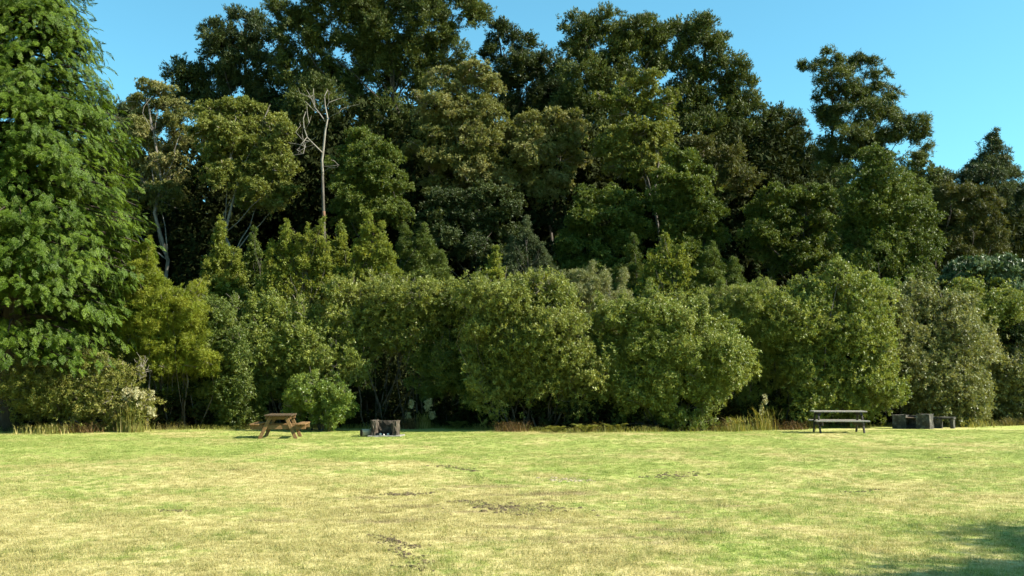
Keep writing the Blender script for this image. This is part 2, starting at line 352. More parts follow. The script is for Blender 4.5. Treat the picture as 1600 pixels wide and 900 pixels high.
def blob_sprigs(rng, blobs, Y, kind, dens=1.0, thick=1.0, grow=1.0):
    """blobs: (px,py,rx,ry[,dY]) -> shoot positions, axes, sizes, tints, sub-clump centres"""
    K = KIND[kind]; PP = []; AA = []; SS = []; TT = []; CC = []; up = np.array([0, 0, 1.])
    for bl in blobs:
        px, py, rx, ry = bl[:4]; rx *= grow; ry *= grow; dY = bl[4] if len(bl) > 4 else rng.uniform(-.5, .5) * rx * Y / FPX
        yy = Y + dY; c = W(px, py, yy); s = yy / FPX
        q = min(K['q'], .7 * min(rx, ry) + 1.2)
        R = np.array([rx * s, (rx + ry) * .5 * s * thick, ry * s]); rs = min(K['sc'], .62 * min(rx, ry) + 2) * s
        nsub = max(6, int(4.2 * rx * ry / (rs / s) ** 2))
        d = unit(rng.normal(size=(nsub * 2, 3)))
        d = d[(d[:, 1] < .25) | (rng.random(nsub * 2) < .5)][:nsub]; nsub = len(d)
        rho = (.42 + .55 * rng.random(nsub) ** .5) * (1 + .12 * np.sin(d[:, 0] * 5 + px) * np.sin(d[:, 2] * 6 + py))
        sc = c + R * d * rho[:, None]; CC.append(sc); srad = rs * rng.uniform(.6, 1.4, nsub)
        n = max(24, int(rx * ry * 24 * K['dens'] * dens / q ** 2))
        wgt = srad ** 2; idx = rng.choice(nsub, n, p=wgt / wgt.sum())
        ld = unit(rng.normal(size=(n, 3)) + up * .25 + d[idx] * .35); fl = np.array([1, 1, K['fl']])
        P = sc[idx] + ld * fl * (srad[idx] * rng.random(n) ** .62 * 1.08)[:, None]
        st = rng.random(n) < K.get('stray', .06); P = np.where(st[:, None], c + (P - c) * rng.uniform(1.02, 1.26, n)[:, None], P)
        P = P + rng.normal(size=(n, 3)) * R * K.get('fuzz', .06)
        # gaps and uneven growth: shoots thin out in pockets through the crown
        w1 = 2 * math.pi / (34 * s); w2 = 2 * math.pi / (15 * s); x_, y_, z_ = P.T
        fld = np.sin(x_ * w1 + 1.7 * np.sin(z_ * w1 * .8)) * np.sin(z_ * w1 * 1.1 + px) * np.sin(y_ * w1 * .8 + py * .1 + 1) + .7 * np.sin(x_ * w2 + np.sin(y_ * w2)) * np.sin(z_ * w2 + 2)
        kp = rng.random(n) < np.clip(K.get('gap', .86) + .75 * fld, .12, 1); P = P[kp]; ld = ld[kp]; st = st[kp]; idx = idx[kp]; n = len(P)
        out = unit((P - c) / R)
        AA.append(unit(ld * .55 + out * .6 + up * K['up'] + rng.normal(size=(n, 3)) * .25)); PP.append(P)
        SS.append(q * s * rng.uniform(.65, 1.35, n) * np.where(st, .75, 1)); ct = rng.random(nsub) * .6 + rng.random() * .25 - .1
        TT.append(np.clip(ct[idx] + rng.random(n) * .25, 0, 1))
    return [np.concatenate(a) for a in (PP, AA, SS, TT, CC)]
def limb_path(rng, a, b, n=6, sag=.12):
    a = np.asarray(a, float); b = np.asarray(b, float); L = np.linalg.norm(b - a)
    off = rng.normal(size=3) * L * sag; t = np.linspace(0, 1, n)[:, None]
    p = a + (b - a) * t + off * np.sin(t * math.pi) + rng.normal(size=(n, 3)) * L * .018 * np.sin(t * math.pi)
    p[:, 2] += (L * .08 * np.sin(t * math.pi))[:, 0]
    return p
SEED = [11]
def tree(name, label, Y, base, blobs, kind, leaf, bark=None, trad=None, dens=1.0, thick=1.0, cat='tree', stems=1, twigs=0, twig_r=.010, group=None, grow=1.0, limbs=None):
    SEED[0] += 7; rng = np.random.default_rng(SEED[0]); bark = bark or M_BARK_D
    bx = W(base, 600, Y)[0]; bz = float(gz(bx, Y)); loc = (bx, Y, bz)
    root = empty(name, loc, label, cat, group)
    P_, A_, S_, T_, CCs = blob_sprigs(rng, blobs, Y, kind, dens, thick, grow)
    s = Y / FPX
    ctr = [W(b[0], b[1], Y + (b[4] if len(b) > 4 else 0)) for b in blobs]
    top = max(c[2] for c in ctr); h = top - bz
    trad = (trad or h * .022) * (.6 if stems == 1 else 1)
    tb = Tubes()
    if stems == 1:
        hi = max(ctr, key=lambda c: c[2]); p = limb_path(rng, loc, hi, 9, .03)
        p[0, 2] -= .15
        tb.add(p, np.linspace(trad, trad * .18, 9) * np.array([1.35] + [1] * 8), 8)
        for c in ctr:
            zz = bz + max(.25 * h, (c[2] - bz) - np.linalg.norm(c[:2] - p[4, :2]) * .9 - .1 * h)
            k = np.argmin(abs(p[:, 2] - min(zz, p[-2, 2]))); r = trad * (1 - .8 * k / 8) * .42
            tb.add(limb_path(rng, p[k], c, 6), np.linspace(r, r * .25, 6), 6)
    else:
        for c in ([ctr[k] for k in range(0, len(ctr), max(1, len(ctr) // limbs))] if limbs else ctr):
            st = np.array([bx + rng.normal() * .035 * h * stems ** .5 + (c[0] - bx) * .35, Y + .55 + rng.normal() * .25, 0]); st[2] = gz(st[0], st[1]) - .1
            r = trad * rng.uniform(.5, 1)
            tb.add(limb_path(rng, st, c, 7, .07), np.linspace(r, r * .3, 7), 6)
            if rng.random() < .7:
                c2 = c + rng.normal(size=3) * .3 * h * np.array([.5, .4, .3]); st2 = st + rng.normal(size=3) * [.25, .2, 0]
                tb.add(limb_path(rng, st2, c2, 7, .07), np.linspace(r, r * .3, 7) * .6, 5)
    tq = Tubes()
    for k in range(int(twigs * 1.6)):   # fine bare twigs reaching through the leaves
        a = CCs[rng.integers(len(CCs))]; c = ctr[np.argmin([np.linalg.norm(a - q) for q in ctr])]
        b = a + (a - c) * rng.uniform(.05, .3) + rng.normal(size=3) * .12
        m = c + (a - c) * rng.uniform(.2, .6) + np.array([0, 0, -.15])
        b = b + (a - c) * .12
        tq.add([m, (m + b) / 2 + rng.normal(size=3) * .08, b], [twig_r * 1.5, twig_r, twig_r * .6], 3, False)
    tb.build('trunk', bark, root, loc)
    if twigs: tq.build('twigs', M_TWIG, root, loc)['kind'] = 'stuff'
    scatter('crown', P_, mats_to_euler(rng.normal(size=P_.shape), A_), S_, T_, kind, LM[leaf], root, loc)
    return root

exec_trees = True
# ------------------------------------------------------------------ tall trees at the back of the wood
if exec_trees:
    tree('tall_tree', 'tallest broad dark olive tree whose crown runs out of the top of the picture', 68, 590,
         [(465, 50, 34, 34), (455, 110, 30, 34), (445, 20, 22, 22), (500, 15, 40, 36), (550, -15, 45, 36), (610, -40, 55, 36), (612, 12, 34, 30), (655, 5, 30, 28), (575, 15, 30, 28), (690, -25, 50, 36), (722, 18, 30, 28), (560, 50, 42, 36),
          (525, 95, 42, 38), (600, 60, 36, 40), (665, 40, 42, 36), (640, 100, 46, 40), (580, 135, 50, 40), (700, 85, 40, 36), (500, 165, 48, 44), (610, 190, 50, 40), (530, 225, 50, 40), (470, 210, 40, 50)],
         'tuft', 'olive', trad=.5)
    tree('tall_tree', 'dark ragged tall tree left of the tallest olive crown', 72, 370,
         [(335, 50, 22, 26), (350, 85, 32, 30), (385, 38, 26, 24), (408, 70, 26, 30), (395, 110, 40, 34), (335, 125, 36, 28), (285, 122, 26, 20), (300, 155, 40, 22), (365, 165, 55, 36), (430, 150, 26, 40), (410, 210, 50, 45)],
         'tuft', 'dark', trad=.6)
    tree('tall_tree', 'slim dark tree with a bent flat top between the two tallest crowns', 74, 815,
         [(778, 48, 26, 14), (812, 68, 24, 20), (770, 88, 22, 18), (800, 110, 38, 26), (845, 108, 26, 20), (872, 125, 22, 30), (825, 150, 44, 32), (780, 150, 30, 34), (880, 175, 30, 38), (840, 200, 46, 36)],
         'tuft', 'dark', trad=.45)
    tree('tall_tree', 'tall dark olive tree with a level rounded top right of centre', 66, 965,
         [(905, 45, 28, 22), (950, 38, 34, 22), (1000, 50, 34, 24), (930, 78, 38, 28), (985, 90, 42, 34), (1030, 80, 22, 30), (915, 120, 36, 34), (960, 135, 46, 36), (905, 170, 36, 40), (935, 205, 44, 40)],
         'tuft', 'olive', trad=.6)
    tree('tall_tree', 'tall open olive tree with sky showing between its limbs beside the level-topped tree', 67, 1090,
         [(1068, 55, 28, 22), (1105, 52, 30, 20), (1130, 80, 26, 24), (1060, 100, 26, 26), (1145, 105, 24, 14), (1100, 128, 40, 24), (1148, 140, 34, 24), (1178, 160, 22, 14), (1075, 160, 36, 34), (1125, 178, 46, 30), (1170, 185, 24, 24),
          (1090, 220, 46, 38), (1145, 225, 40, 36), (1110, 268, 44, 36)], 'tuft', 'olive', trad=.65)
    tree('pine_like_tree', 'tall pine-like tree with layered spiky limbs standing apart on the skyline', 70, 1340,
         [(1268, 105, 18, 11), (1298, 92, 18, 16), (1300, 118, 28, 16), (1345, 105, 26, 18), (1375, 118, 14, 12), (1318, 142, 36, 17), (1285, 150, 20, 9), (1362, 150, 34, 18), (1395, 165, 22, 18), (1335, 175, 48, 18), (1292, 178, 18, 14),
          (1385, 198, 34, 20), (1320, 208, 44, 20), (1430, 195, 16, 18), (1438, 222, 14, 26), (1370, 228, 44, 22), (1300, 240, 34, 24), (1425, 252, 24, 12), (1345, 258, 50, 26), (1290, 280, 34, 30)], 'spiky', 'olive', trad=.32)
    tree('background_tree', 'low dark tree filling the skyline dip left of the pine-like tree', 74, 1220,
         [(1205, 190, 26, 18), (1238, 200, 22, 18), (1190, 225, 34, 30), (1245, 232, 30, 30), (1215, 265, 50, 40), (1170, 280, 40, 40), (1260, 290, 40, 40), (1200, 320, 50, 40)], 'tuft', 'dark', trad=.4)
    tree('background_conifer', 'hazy cone-topped conifer far off near the picture edge', 84, 1552,
         [(1552, 210, 6, 12, 0), (1552, 226, 12, 13, 0), (1552, 242, 20, 14, 0), (1548, 260, 28, 16, 0), (1560, 268, 24, 14, 0), (1580, 272, 18, 14), (1520, 268, 24, 16), (1550, 285, 46, 22), (1500, 280, 20, 18), (1595, 295, 28, 24), (1550, 320, 60, 30), (1600, 340, 44, 40), (1580, 380, 50, 40)], 'spiky', 'bluegrey', trad=.45)
    tree('background_tree', 'tiny dark treetop in the skyline gap before the cone-topped conifer', 86, 1468, [(1466, 278, 13, 14), (1456, 300, 18, 18), (1482, 300, 16, 18), (1470, 330, 30, 24)], 'tuft', 'bluegrey', trad=.3)
    tree('background_tree', 'far dark treetops low in the sky gap beside the giant conifer', 88, 190, [(190, 175, 22, 14), (165, 185, 22, 18), (215, 190, 24, 20), (190, 215, 40, 30), (170, 260, 40, 40)], 'tuft', 'bluegrey', trad=.4)
    tree('beech_tree', 'thin grey-green tree with a pale trunk showing through beside the sky gap', 60, 238,
         [(228, 132, 16, 9), (248, 142, 22, 12), (222, 158, 24, 12), (268, 165, 24, 15), (240, 185, 34, 18), (282, 195, 22, 20), (212, 205, 28, 20), (255, 222, 38, 22), (222, 245, 38, 24), (268, 262, 36, 26), (215, 290, 34, 26), (250, 310, 34, 24), (205, 335, 30, 26)],
         'fan', 'lichen', bark=M_BARK_P, trad=.26, dens=.85, twigs=120, twig_r=.03)
    tree('beech_tree', 'sunlit yellow-olive spreading tree with white trunks below its domed crown', 57, 342,
         [(335, 172, 30, 15), (372, 168, 32, 15), (410, 185, 34, 16), (440, 205, 22, 14), (325, 200, 30, 20), (370, 205, 42, 22), (345, 235, 42, 22), (415, 230, 38, 22), (435, 260, 30, 26), (395, 265, 38, 24), (350, 275, 30, 22), (412, 300, 38, 24), (450, 290, 18, 22)],
         'fan', 'beech', bark=M_BARK_P, trad=.24, twigs=130, twig_r=.03)
    tree('lichen_tree', 'pale lichen-draped olive tree standing before the tallest crown', 58, 715,
         [(738, 112, 28, 16), (700, 128, 32, 20), (752, 140, 30, 22), (682, 165, 36, 24), (728, 175, 40, 26), (768, 185, 24, 26), (695, 210, 40, 28), (745, 225, 40, 28), (668, 240, 32, 28), (715, 258, 44, 28), (762, 270, 34, 28), (700, 295, 40, 24)],
         'fan', 'lichen', bark=M_BARK_P, trad=.34, twigs=160, twig_r=.028)
    tree('lichen_tree', 'low olive-cream tree under the slim bent-topped tree', 59, 850,
         [(828, 190, 34, 16), (878, 182, 28, 14), (800, 212, 34, 20), (850, 215, 42, 20), (900, 205, 18, 18), (815, 245, 44, 24), (872, 250, 40, 24), (800, 285, 40, 28), (850, 290, 40, 28)], 'fan', 'lichen', bark=M_BARK_G, trad=.3, twigs=90, twig_r=.025)
    tree('beech_tree', 'mid olive tree with a white forked limb in front of the level-topped tree', 57, 995,
         [(1020, 122, 22, 14), (990, 138, 30, 16), (955, 152, 24, 12), (1025, 155, 26, 22), (985, 172, 36, 18), (1030, 190, 22, 24), (995, 212, 40, 24), (955, 222, 32, 22), (1028, 232, 26, 24), (985, 250, 44, 24), (1012, 270, 32, 20)], 'fan', 'beech', bark=M_BARK_G, trad=.22, twigs=70, twig_r=.03)
    tree('background_tree', 'dark green rounded tree right of the bare white dead tree', 55, 575,
         [(562, 220, 28, 18), (590, 240, 30, 20), (555, 255, 36, 24), (600, 275, 36, 24), (560, 295, 44, 26), (610, 305, 34, 24), (545, 330, 34, 26), (595, 335, 38, 24)], 'fan', 'green', trad=.24)
    tree('background_tree', 'dark layered tree below the lichen-draped tree', 56, 735,
         [(690, 312, 34, 18), (745, 308, 38, 20), (790, 320, 26, 22), (670, 345, 34, 22), (722, 345, 42, 24), (770, 360, 34, 24), (695, 380, 38, 24), (745, 390, 40, 26), (790, 400, 28, 26)], 'fan', 'dark', trad=.25)
    tree('background_tree', 'flat-topped mid green tree beneath the white forked limb', 53, 950,
         [(925, 308, 28, 14), (962, 312, 34, 18), (995, 328, 20, 16), (905, 335, 30, 18), (950, 342, 40, 20), (985, 358, 26, 20), (915, 368, 34, 22), (958, 382, 38, 24), (900, 400, 34, 26), (940, 415, 36, 24)], 'fan', 'green', trad=.22)
    tree('background_tree', 'upright mid green tree of stacked tufts right of the flat-topped tree', 52, 1068,
         [(1065, 245, 24, 18), (1082, 268, 26, 20), (1052, 285, 32, 22), (1090, 300, 30, 24), (1050, 325, 34, 24), (1098, 335, 32, 26), (1065, 360, 40, 26), (1108, 380, 32, 26), (1055, 398, 36, 28), (1100, 418, 36, 28)], 'fan', 'green', trad=.22)
    tree('background_tree', 'dark rusty-leaved tree in the gap below the open olive tree', 58, 1130,
         [(1100, 235, 24, 24), (1135, 250, 28, 24), (1150, 290, 26, 30), (1120, 290, 26, 26)], 'tuft', 'rusty', trad=.2)
    tree('background_tree', 'wide mid green tree of rounded clumps left of the big grey-green tree', 52, 1235,
         [(1190, 325, 24, 15), (1222, 305, 34, 16), (1262, 300, 28, 14), (1288, 308, 18, 16), (1215, 340, 38, 20), (1265, 335, 38, 20), (1185, 365, 30, 22), (1240, 372, 42, 24), (1285, 365, 26, 26), (1205, 400, 38, 24), (1262, 408, 38, 26)], 'fan', 'green', trad=.24)
    tree('grey_green_tree', 'big grey-green tree with glinting leaves below the pine-like tree', 48, 1385,
         [(1368, 252, 24, 18), (1345, 280, 32, 24), (1385, 282, 34, 26), (1415, 305, 28, 28), (1350, 318, 40, 28), (1395, 332, 42, 30), (1432, 350, 28, 30), (1345, 362, 42, 30), (1395, 380, 46, 32), (1440, 398, 30, 32), (1360, 410, 46, 30), (1415, 428, 44, 28)], 'broad', 'green', trad=.26)
    tree('background_tree', 'narrow olive tree squeezed between the big grey-green tree and the rusty tree', 53, 1455,
         [(1440, 275, 26, 18), (1462, 300, 22, 20), (1448, 325, 30, 22), (1470, 350, 20, 26), (1460, 390, 26, 30), (1465, 425, 30, 26)], 'fan', 'olive', trad=.18)
    tree('rusty_conifer', 'rusty olive conifer with drooping tufts near the picture edge', 51, 1515,
         [(1485, 298, 26, 14), (1520, 302, 28, 16), (1490, 325, 30, 18), (1538, 330, 28, 18), (1505, 350, 40, 20), (1552, 358, 20, 18), (1490, 378, 28, 20), (1535, 385, 34, 18), (1505, 405, 32, 16)], 'spiky', 'rusty', trad=.22)
    tree('silver_leaved_bush', 'blue-green bush topped with whitish leaf rosettes near the picture edge', 45, 1550,
         [(1495, 418, 22, 12), (1528, 410, 28, 11), (1562, 412, 28, 12), (1595, 425, 26, 14), (1500, 440, 24, 16), (1545, 432, 34, 16), (1590, 450, 30, 20)], 'rosette', 'silver', trad=.12, cat='bush')
    tree('bush', 'yellow-green bush directly under the whitish rosette-topped bush', 44, 1545, [(1510, 462, 28, 22), (1550, 462, 34, 22), (1530, 490, 36, 24), (1575, 480, 28, 22), (1500, 490, 20, 24)], 'broad', 'gloss', trad=.1, cat='bush')
    tree('dark_bush', 'small near-black rounded bush at the right picture edge', 44, 1590, [(1580, 508, 24, 20), (1605, 520, 26, 26), (1575, 530, 22, 18), (1620, 560, 30, 30)], 'fan', 'dark', trad=.1, cat='bush')

    # -------------------------------------------------------------- bare dead tree
    def dead_tree():
        Y = 52; bx = W(506, 600, Y)[0]; bz = float(gz(bx, Y)); loc = (bx, Y, bz)
        root = empty('dead_tree', loc, 'bare bleached dead tree with forked white limbs against the dark wood', 'tree')
        q = lambda x, y, d=0: W(x, y, Y + d)
        t = Tubes(); tips = []
        t.add([q(504, 275), q(504, 268), q(503.5, 262), q(503, 250), q(505, 235), q(508, 205), q(512, 185), q(508, 165), q(507, 150), q(512, 140)], [.066, .065, .064, .063, .062, .053, .042, .033, .024, .012], 7)
        for pts, r in [
            ([q(505, 240), q(493, 228, -.3), q(480, 215, -.5), q(475, 200, -.4), q(474, 185, -.2), q(478, 174)], .11),
            ([q(488, 222, -.4), q(472, 218, -.2), q(462, 206), q(470, 196, .2)], .06),
            ([q(508, 190), q(500, 178, .3), q(492, 168, .5), q(489, 152, .5), q(490, 138, .4)], .09),
            ([q(489, 156, .5), q(480, 150, .6), q(468, 145, .4), q(466, 138, .3)], .045),
            ([q(498, 176, .3), q(490, 172), q(486, 168, -.2)], .04),
            ([q(511, 186), q(520, 180, -.3), q(530, 176, -.4), q(534, 170, -.3)], .045),
            ([q(509, 170), q(514, 160, .2), q(513, 148, .2)], .03),
            ([q(480, 214, -.5), q(470, 226, -.6), q(466, 236, -.6), q(474, 240, -.5)], .05),
            ([q(476, 205, -.4), q(483, 192, -.5), q(487, 180, -.5)], .04),
            ([q(504, 270), q(514, 262, -.3), q(526, 262, -.4), q(529, 258, -.4)], .045),
            ([q(490, 226, -.3), q(478, 230), q(470, 226, .3)], .03)]:
            t.add(pts, np.linspace(r, r * .3, len(pts)) * .38, 6); tips += pts[1:]
        rr = np.random.default_rng(4)
        for k in range(24):
            b = tips[rr.integers(len(tips))]; d = rr.normal(size=3) * [.5, .4, .35] + [0, 0, .15]; t.add([b, b + d * .5 + rr.normal(size=3) * .06, b + d * rr.uniform(.7, 1.2)], [.02, .014, .007], 4, False)
        t.build('trunk', M_DEAD, root, loc)
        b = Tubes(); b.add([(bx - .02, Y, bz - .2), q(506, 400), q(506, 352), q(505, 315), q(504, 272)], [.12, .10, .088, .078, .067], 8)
        b.build('shade_toned_lower_trunk', M_BARK_G, root, loc)  # greyer, darker bark paints the shade on the lower trunk
        b = Tubes(); b.add([q(506.4, 346, -.03), q(505.8, 330, -.03)], [.089, .085], 8)
        o = b.build('bark_patch', M_RUST, root, loc); o['label'] = 'rust-red stripped patch of trunk'
    dead_tree()

    # -------------------------------------------------------------- young spire trees behind the bushes
    def spire(name, label, Y, axes, leaf, kind='shrub', cat='tree', bottom=520):
        blobs = []; rng = np.random.default_rng(int(axes[0][0]))
        for (px, top, hw) in axes:
            y = top + 3; k = 0
            while y < bottom:
                f = ((y - top) / (bottom - top)) ** .9 * 1.15 + .03; r = hw * f
                r = max(3, r)
                blobs.append((px + rng.normal() * r * .22, y, r, max(5, r * .5), rng.normal() * .15)); y += max(6, r * .7)
        return tree(name, label, Y, axes[0][0], blobs, kind, leaf, trad=.07, cat=cat, dens=1.15, bark=M_BARK_G)
    spire('young_tree', 'narrow pointed yellow-green young tree nearest the shady hollow on the left', 42, [(345, 340, 34), (372, 392, 22), (325, 400, 20)], 'spire')
    spire('young_tree', 'thin dark pointed young tree between two brighter spires', 44, [(396, 360, 22)], 'green', bottom=480)
    spire('young_tree', 'bushy yellow-green young tree with three leaders below the dead tree', 41, [(448, 345, 34), (425, 378, 26), (466, 366, 22), (480, 350, 30), (502, 342, 24)], 'spire')
    spire('young_tree', 'single bright green spire just right of the dead tree base', 42, [(533, 348, 30), (516, 380, 18)], 'spire', bottom=500)
    spire('young_tree', 'twin-leader yellow-green spire, tallest of the young trees', 41, [(577, 328, 28), (599, 348, 28), (558, 372, 20)], 'spire', bottom=500)
    spire('young_conifer', 'soft rounded pair-topped green young conifer right of the twin-leader spire', 44, [(634, 352, 40), (664, 352, 46), (690, 392, 36)], 'green', 'soft', bottom=500)
    spire('young_tree', 'slender yellow-green leader between two dark layered trees', 43, [(775, 388, 24), (752, 420, 22)], 'spire', bottom=490)
    spire('young_conifer', 'grey-blue feathery young conifer in deep shade mid picture', 50, [(822, 338, 30), (803, 372, 26), (845, 380, 26)], 'bluegrey', 'soft', bottom=460)
    spire('young_conifer', 'small pointed conifer just left of the upright tufted tree', 44, [(988, 366, 28), (970, 405, 24)], 'green', 'soft', bottom=490)
    spire('young_tree', 'pair of broad green points in front of the upright tufted tree', 43, [(1038, 366, 34), (1064, 380, 30), (1016, 392, 22)], 'spire', bottom=490)
    spire('young_conifer', 'low wide green young conifer before the dark gap right of centre', 43, [(1112, 380, 36), (1145, 402, 28)], 'green', 'soft', bottom=490)
    spire('young_tree', 'lime young conifer with two tips leaning on the giant conifer', 37, [(232, 372, 34), (213, 385, 30)], 'lime', 'soft', bottom=520)

    # -------------------------------------------------------------- front bushes along the lawn
    def bush(label, Y, base, blobs, leaf, kind='shrub', dens=1.0, twigs=160, stems=5, bark=None, name='bush', trad=.045):
        rng = np.random.default_rng(int(base * 3 + Y)); main = list(blobs); off = rng.uniform(8, 30); main = [(b[0], b[1] + rng.normal() * 6 + off * max(0, 1 - (b[1] - 430) / 150), b[2], b[3]) for b in main]; top = min(b[1] for b in main); blobs = []
        back = lambda y: 0.42 * max(0, y - 540) / 100      # the foot of the bush stands further in than its overhanging top
        for b in main:
            blobs.append((b[0], b[1], b[2] * rng.uniform(.8, 1.12), b[3] * rng.uniform(.8, 1.12), rng.uniform(-.7, .5) + back(b[1])))
            for k in range(2):      # side shoots of uneven size
                t = rng.uniform(0, 2 * math.pi); f = rng.uniform(.25, .62)
                y2 = b[1] + b[3] * 1.15 * math.sin(t)
                if y2 < 640: blobs.append((b[0] + b[2] * 1.35 * math.cos(t), y2, b[2] * f, b[3] * f * rng.uniform(.8, 1.5), rng.uniform(-.9, .6) + back(y2)))
            if b[1] < top + 45:     # upright wands above the top
                for k in range(rng.integers(1, 4)): blobs.append((b[0] + rng.normal() * b[2] * .7, b[1] - b[3] * rng.uniform(.85, 1.3), rng.uniform(2.5, 5), rng.uniform(8, 17), rng.uniform(-.6, .6)))
        return tree(name, label, Y, base, blobs, kind, leaf, bark=bark or M_BARK_G, trad=trad, cat='bush', stems=stems, twigs=twigs, dens=dens, twig_r=.008, grow=1.13, limbs=len(main))
    bush('soft lime bush leaning out beside the giant conifer', 37.5, 262, [(270, 458, 26, 18), (298, 470, 20, 22), (235, 490, 34, 28), (280, 500, 38, 30), (305, 530, 26, 28), (240, 535, 38, 28), (270, 560, 40, 24)], 'lime', 'soft', dens=.9)
    bush('dim bush in the shady hollow under the soft lime bush', 39, 265, [(225, 565, 34, 26), (262, 590, 36, 28), (300, 585, 32, 30), (235, 620, 30, 28), (280, 635, 34, 24)], 'gloss', dens=.8)
    bush('dark green bush right of the shady hollow, left of the brown picnic table', 38.5, 355, [(345, 505, 30, 28), (325, 550, 26, 32), (368, 545, 32, 34), (340, 600, 30, 34), (378, 600, 32, 34), (330, 640, 26, 22), (372, 642, 30, 20)], 'hedge', 'broad', dens=.9)
    bush('many-stemmed grey-twigged bush behind the brown picnic table', 39, 450, [(410, 480, 34, 24), (450, 470, 34, 22), (400, 525, 36, 30), (445, 515, 40, 30), (490, 490, 36, 26), (485, 540, 40, 30), (430, 565, 42, 30), (400, 600, 32, 30), (470, 585, 36, 24), (530, 510, 34, 28), (525, 560, 30, 26)], 'gloss', dens=.85, twigs=420, stems=8)
    bush('bright green leafy shrub between the brown picnic table and the left fireplace', 36.8, 495, [(474, 615, 20, 15), (505, 608, 24, 17), (533, 625, 18, 17), (484, 638, 25, 16), (515, 642, 27, 16), (460, 643, 15, 14)], 'bright', 'broad', twigs=60)
    bush('open thin-trunked bush over the black hollow behind the left fireplace', 39.6, 612, [(575, 455, 34, 20), (615, 460, 36, 22), (655, 465, 34, 22), (590, 490, 36, 22), (640, 495, 38, 22), (600, 522, 34, 18), (565, 530, 26, 22), (655, 525, 26, 16), (690, 480, 28, 24)], 'glossy_olive', dens=.8, twigs=300, stems=7, trad=.05)
    bush('dull olive bush overhanging the black hollow right of the left fireplace', 39.5, 720, [(700, 455, 30, 20), (735, 450, 30, 20), (715, 495, 36, 26), (690, 530, 28, 26), (730, 545, 36, 32), (700, 580, 30, 30), (745, 595, 30, 34)], 'hedge', 'broad', dens=.85, twigs=200)
    bush('large dense olive bush with grey twigs, the left one of the centre pair', 37.2, 835, [(780, 455, 34, 22), (825, 448, 36, 20), (865, 462, 34, 22), (770, 495, 36, 28), (815, 490, 42, 28), (865, 500, 42, 30), (765, 540, 36, 30), (815, 540, 46, 32), (875, 545, 42, 32), (785, 585, 38, 30), (840, 590, 44, 28), (895, 580, 30, 32), (770, 625, 30, 26), (905, 620, 24, 26)], 'glossy_olive', twigs=460, stems=8)
    bush('pale straw-flowered bush rising between the two large centre bushes', 39.5, 925, [(895, 432, 30, 16), (930, 445, 28, 18), (905, 465, 34, 22), (945, 475, 28, 24), (925, 505, 32, 28), (935, 550, 30, 32), (925, 600, 28, 34)], 'grey', 'soft', twigs=160)
    bush('large rounded green bush with glinting leaves, the right one of the centre pair', 37.4, 1050, [(975, 480, 34, 22), (1020, 470, 36, 22), (1065, 480, 36, 24), (975, 520, 36, 28), (1025, 512, 42, 28), (1080, 520, 40, 28), (960, 565, 32, 30), (1015, 558, 44, 32), (1075, 562, 44, 32), (1125, 555, 30, 32), (985, 610, 40, 30), (1045, 610, 44, 30), (1100, 608, 42, 30), (1010, 642, 36, 18), (1075, 645, 40, 16)], 'gloss', 'broad', twigs=360, stems=8)
    bush('mid green bush between the large glinting bush and the dark picnic table', 39.8, 1180, [(1130, 455, 34, 18), (1175, 452, 36, 20), (1215, 462, 30, 22), (1125, 490, 34, 24), (1170, 492, 40, 26), (1215, 505, 36, 28), (1150, 535, 34, 28), (1200, 548, 40, 30), (1175, 590, 36, 30), (1225, 595, 30, 30), (1150, 620, 28, 28), (1195, 635, 36, 20)], 'gloss', 'soft', twigs=260)
    bush('tall glossy bush standing right behind the dark picnic table', 39.4, 1300, [(1255, 455, 34, 20), (1300, 445, 36, 20), (1345, 458, 34, 22), (1250, 495, 36, 26), (1300, 488, 42, 28), (1350, 500, 36, 28), (1265, 540, 38, 28), (1320, 540, 44, 30), (1365, 550, 28, 30), (1260, 585, 30, 26), (1305, 590, 42, 30), (1350, 600, 36, 28), (1275, 630, 34, 22), (1325, 635, 38, 22)], 'gloss', twigs=260, stems=7)
    bush('broad grey-brown twiggy bush behind the right fireplace', 41, 1450, [(1385, 478, 34, 22), (1430, 478, 38, 24), (1475, 490, 34, 24), (1395, 520, 38, 28), (1445, 520, 42, 30), (1495, 530, 32, 30), (1400, 562, 38, 28), (1450, 565, 44, 30), (1500, 572, 30, 30), (1415, 605, 34, 24), (1465, 610, 40, 28), (1508, 618, 22, 28), (1490, 642, 30, 18)], 'grey', twigs=460, stems=8)
    bush('bright-leaved bush peeping over the top of the grey-brown twiggy bush', 43, 1370, [(1345, 432, 30, 14), (1385, 440, 28, 16), (1365, 460, 34, 18), (1410, 460, 24, 16)], 'bright', 'broad', twigs=20)
    bush('low grey-olive bush at the right end of the lawn edge', 43.5, 1580, [(1565, 590, 26, 20), (1600, 585, 28, 20), (1560, 620, 26, 24), (1595, 625, 32, 24), (1625, 615, 30, 34), (1580, 648, 34, 14)], 'grey', twigs=120)
    bush('olive bush in the gap behind the low grey-olive end bush', 45, 1545, [(1530, 540, 28, 24), (1560, 550, 26, 26), (1540, 580, 26, 26), (1590, 560, 24, 22)], 'glossy_olive', twigs=60)
    bush('tangled brown-green thicket under the giant conifer', 35.6, 110, [(60, 605, 34, 28), (105, 595, 36, 28), (150, 590, 36, 28), (180, 612, 28, 30), (70, 640, 38, 20), (120, 635, 40, 24), (165, 645, 36, 18), (195, 645, 22, 20), (35, 630, 24, 26)], 'mess', dens=.8, twigs=520, stems=8)

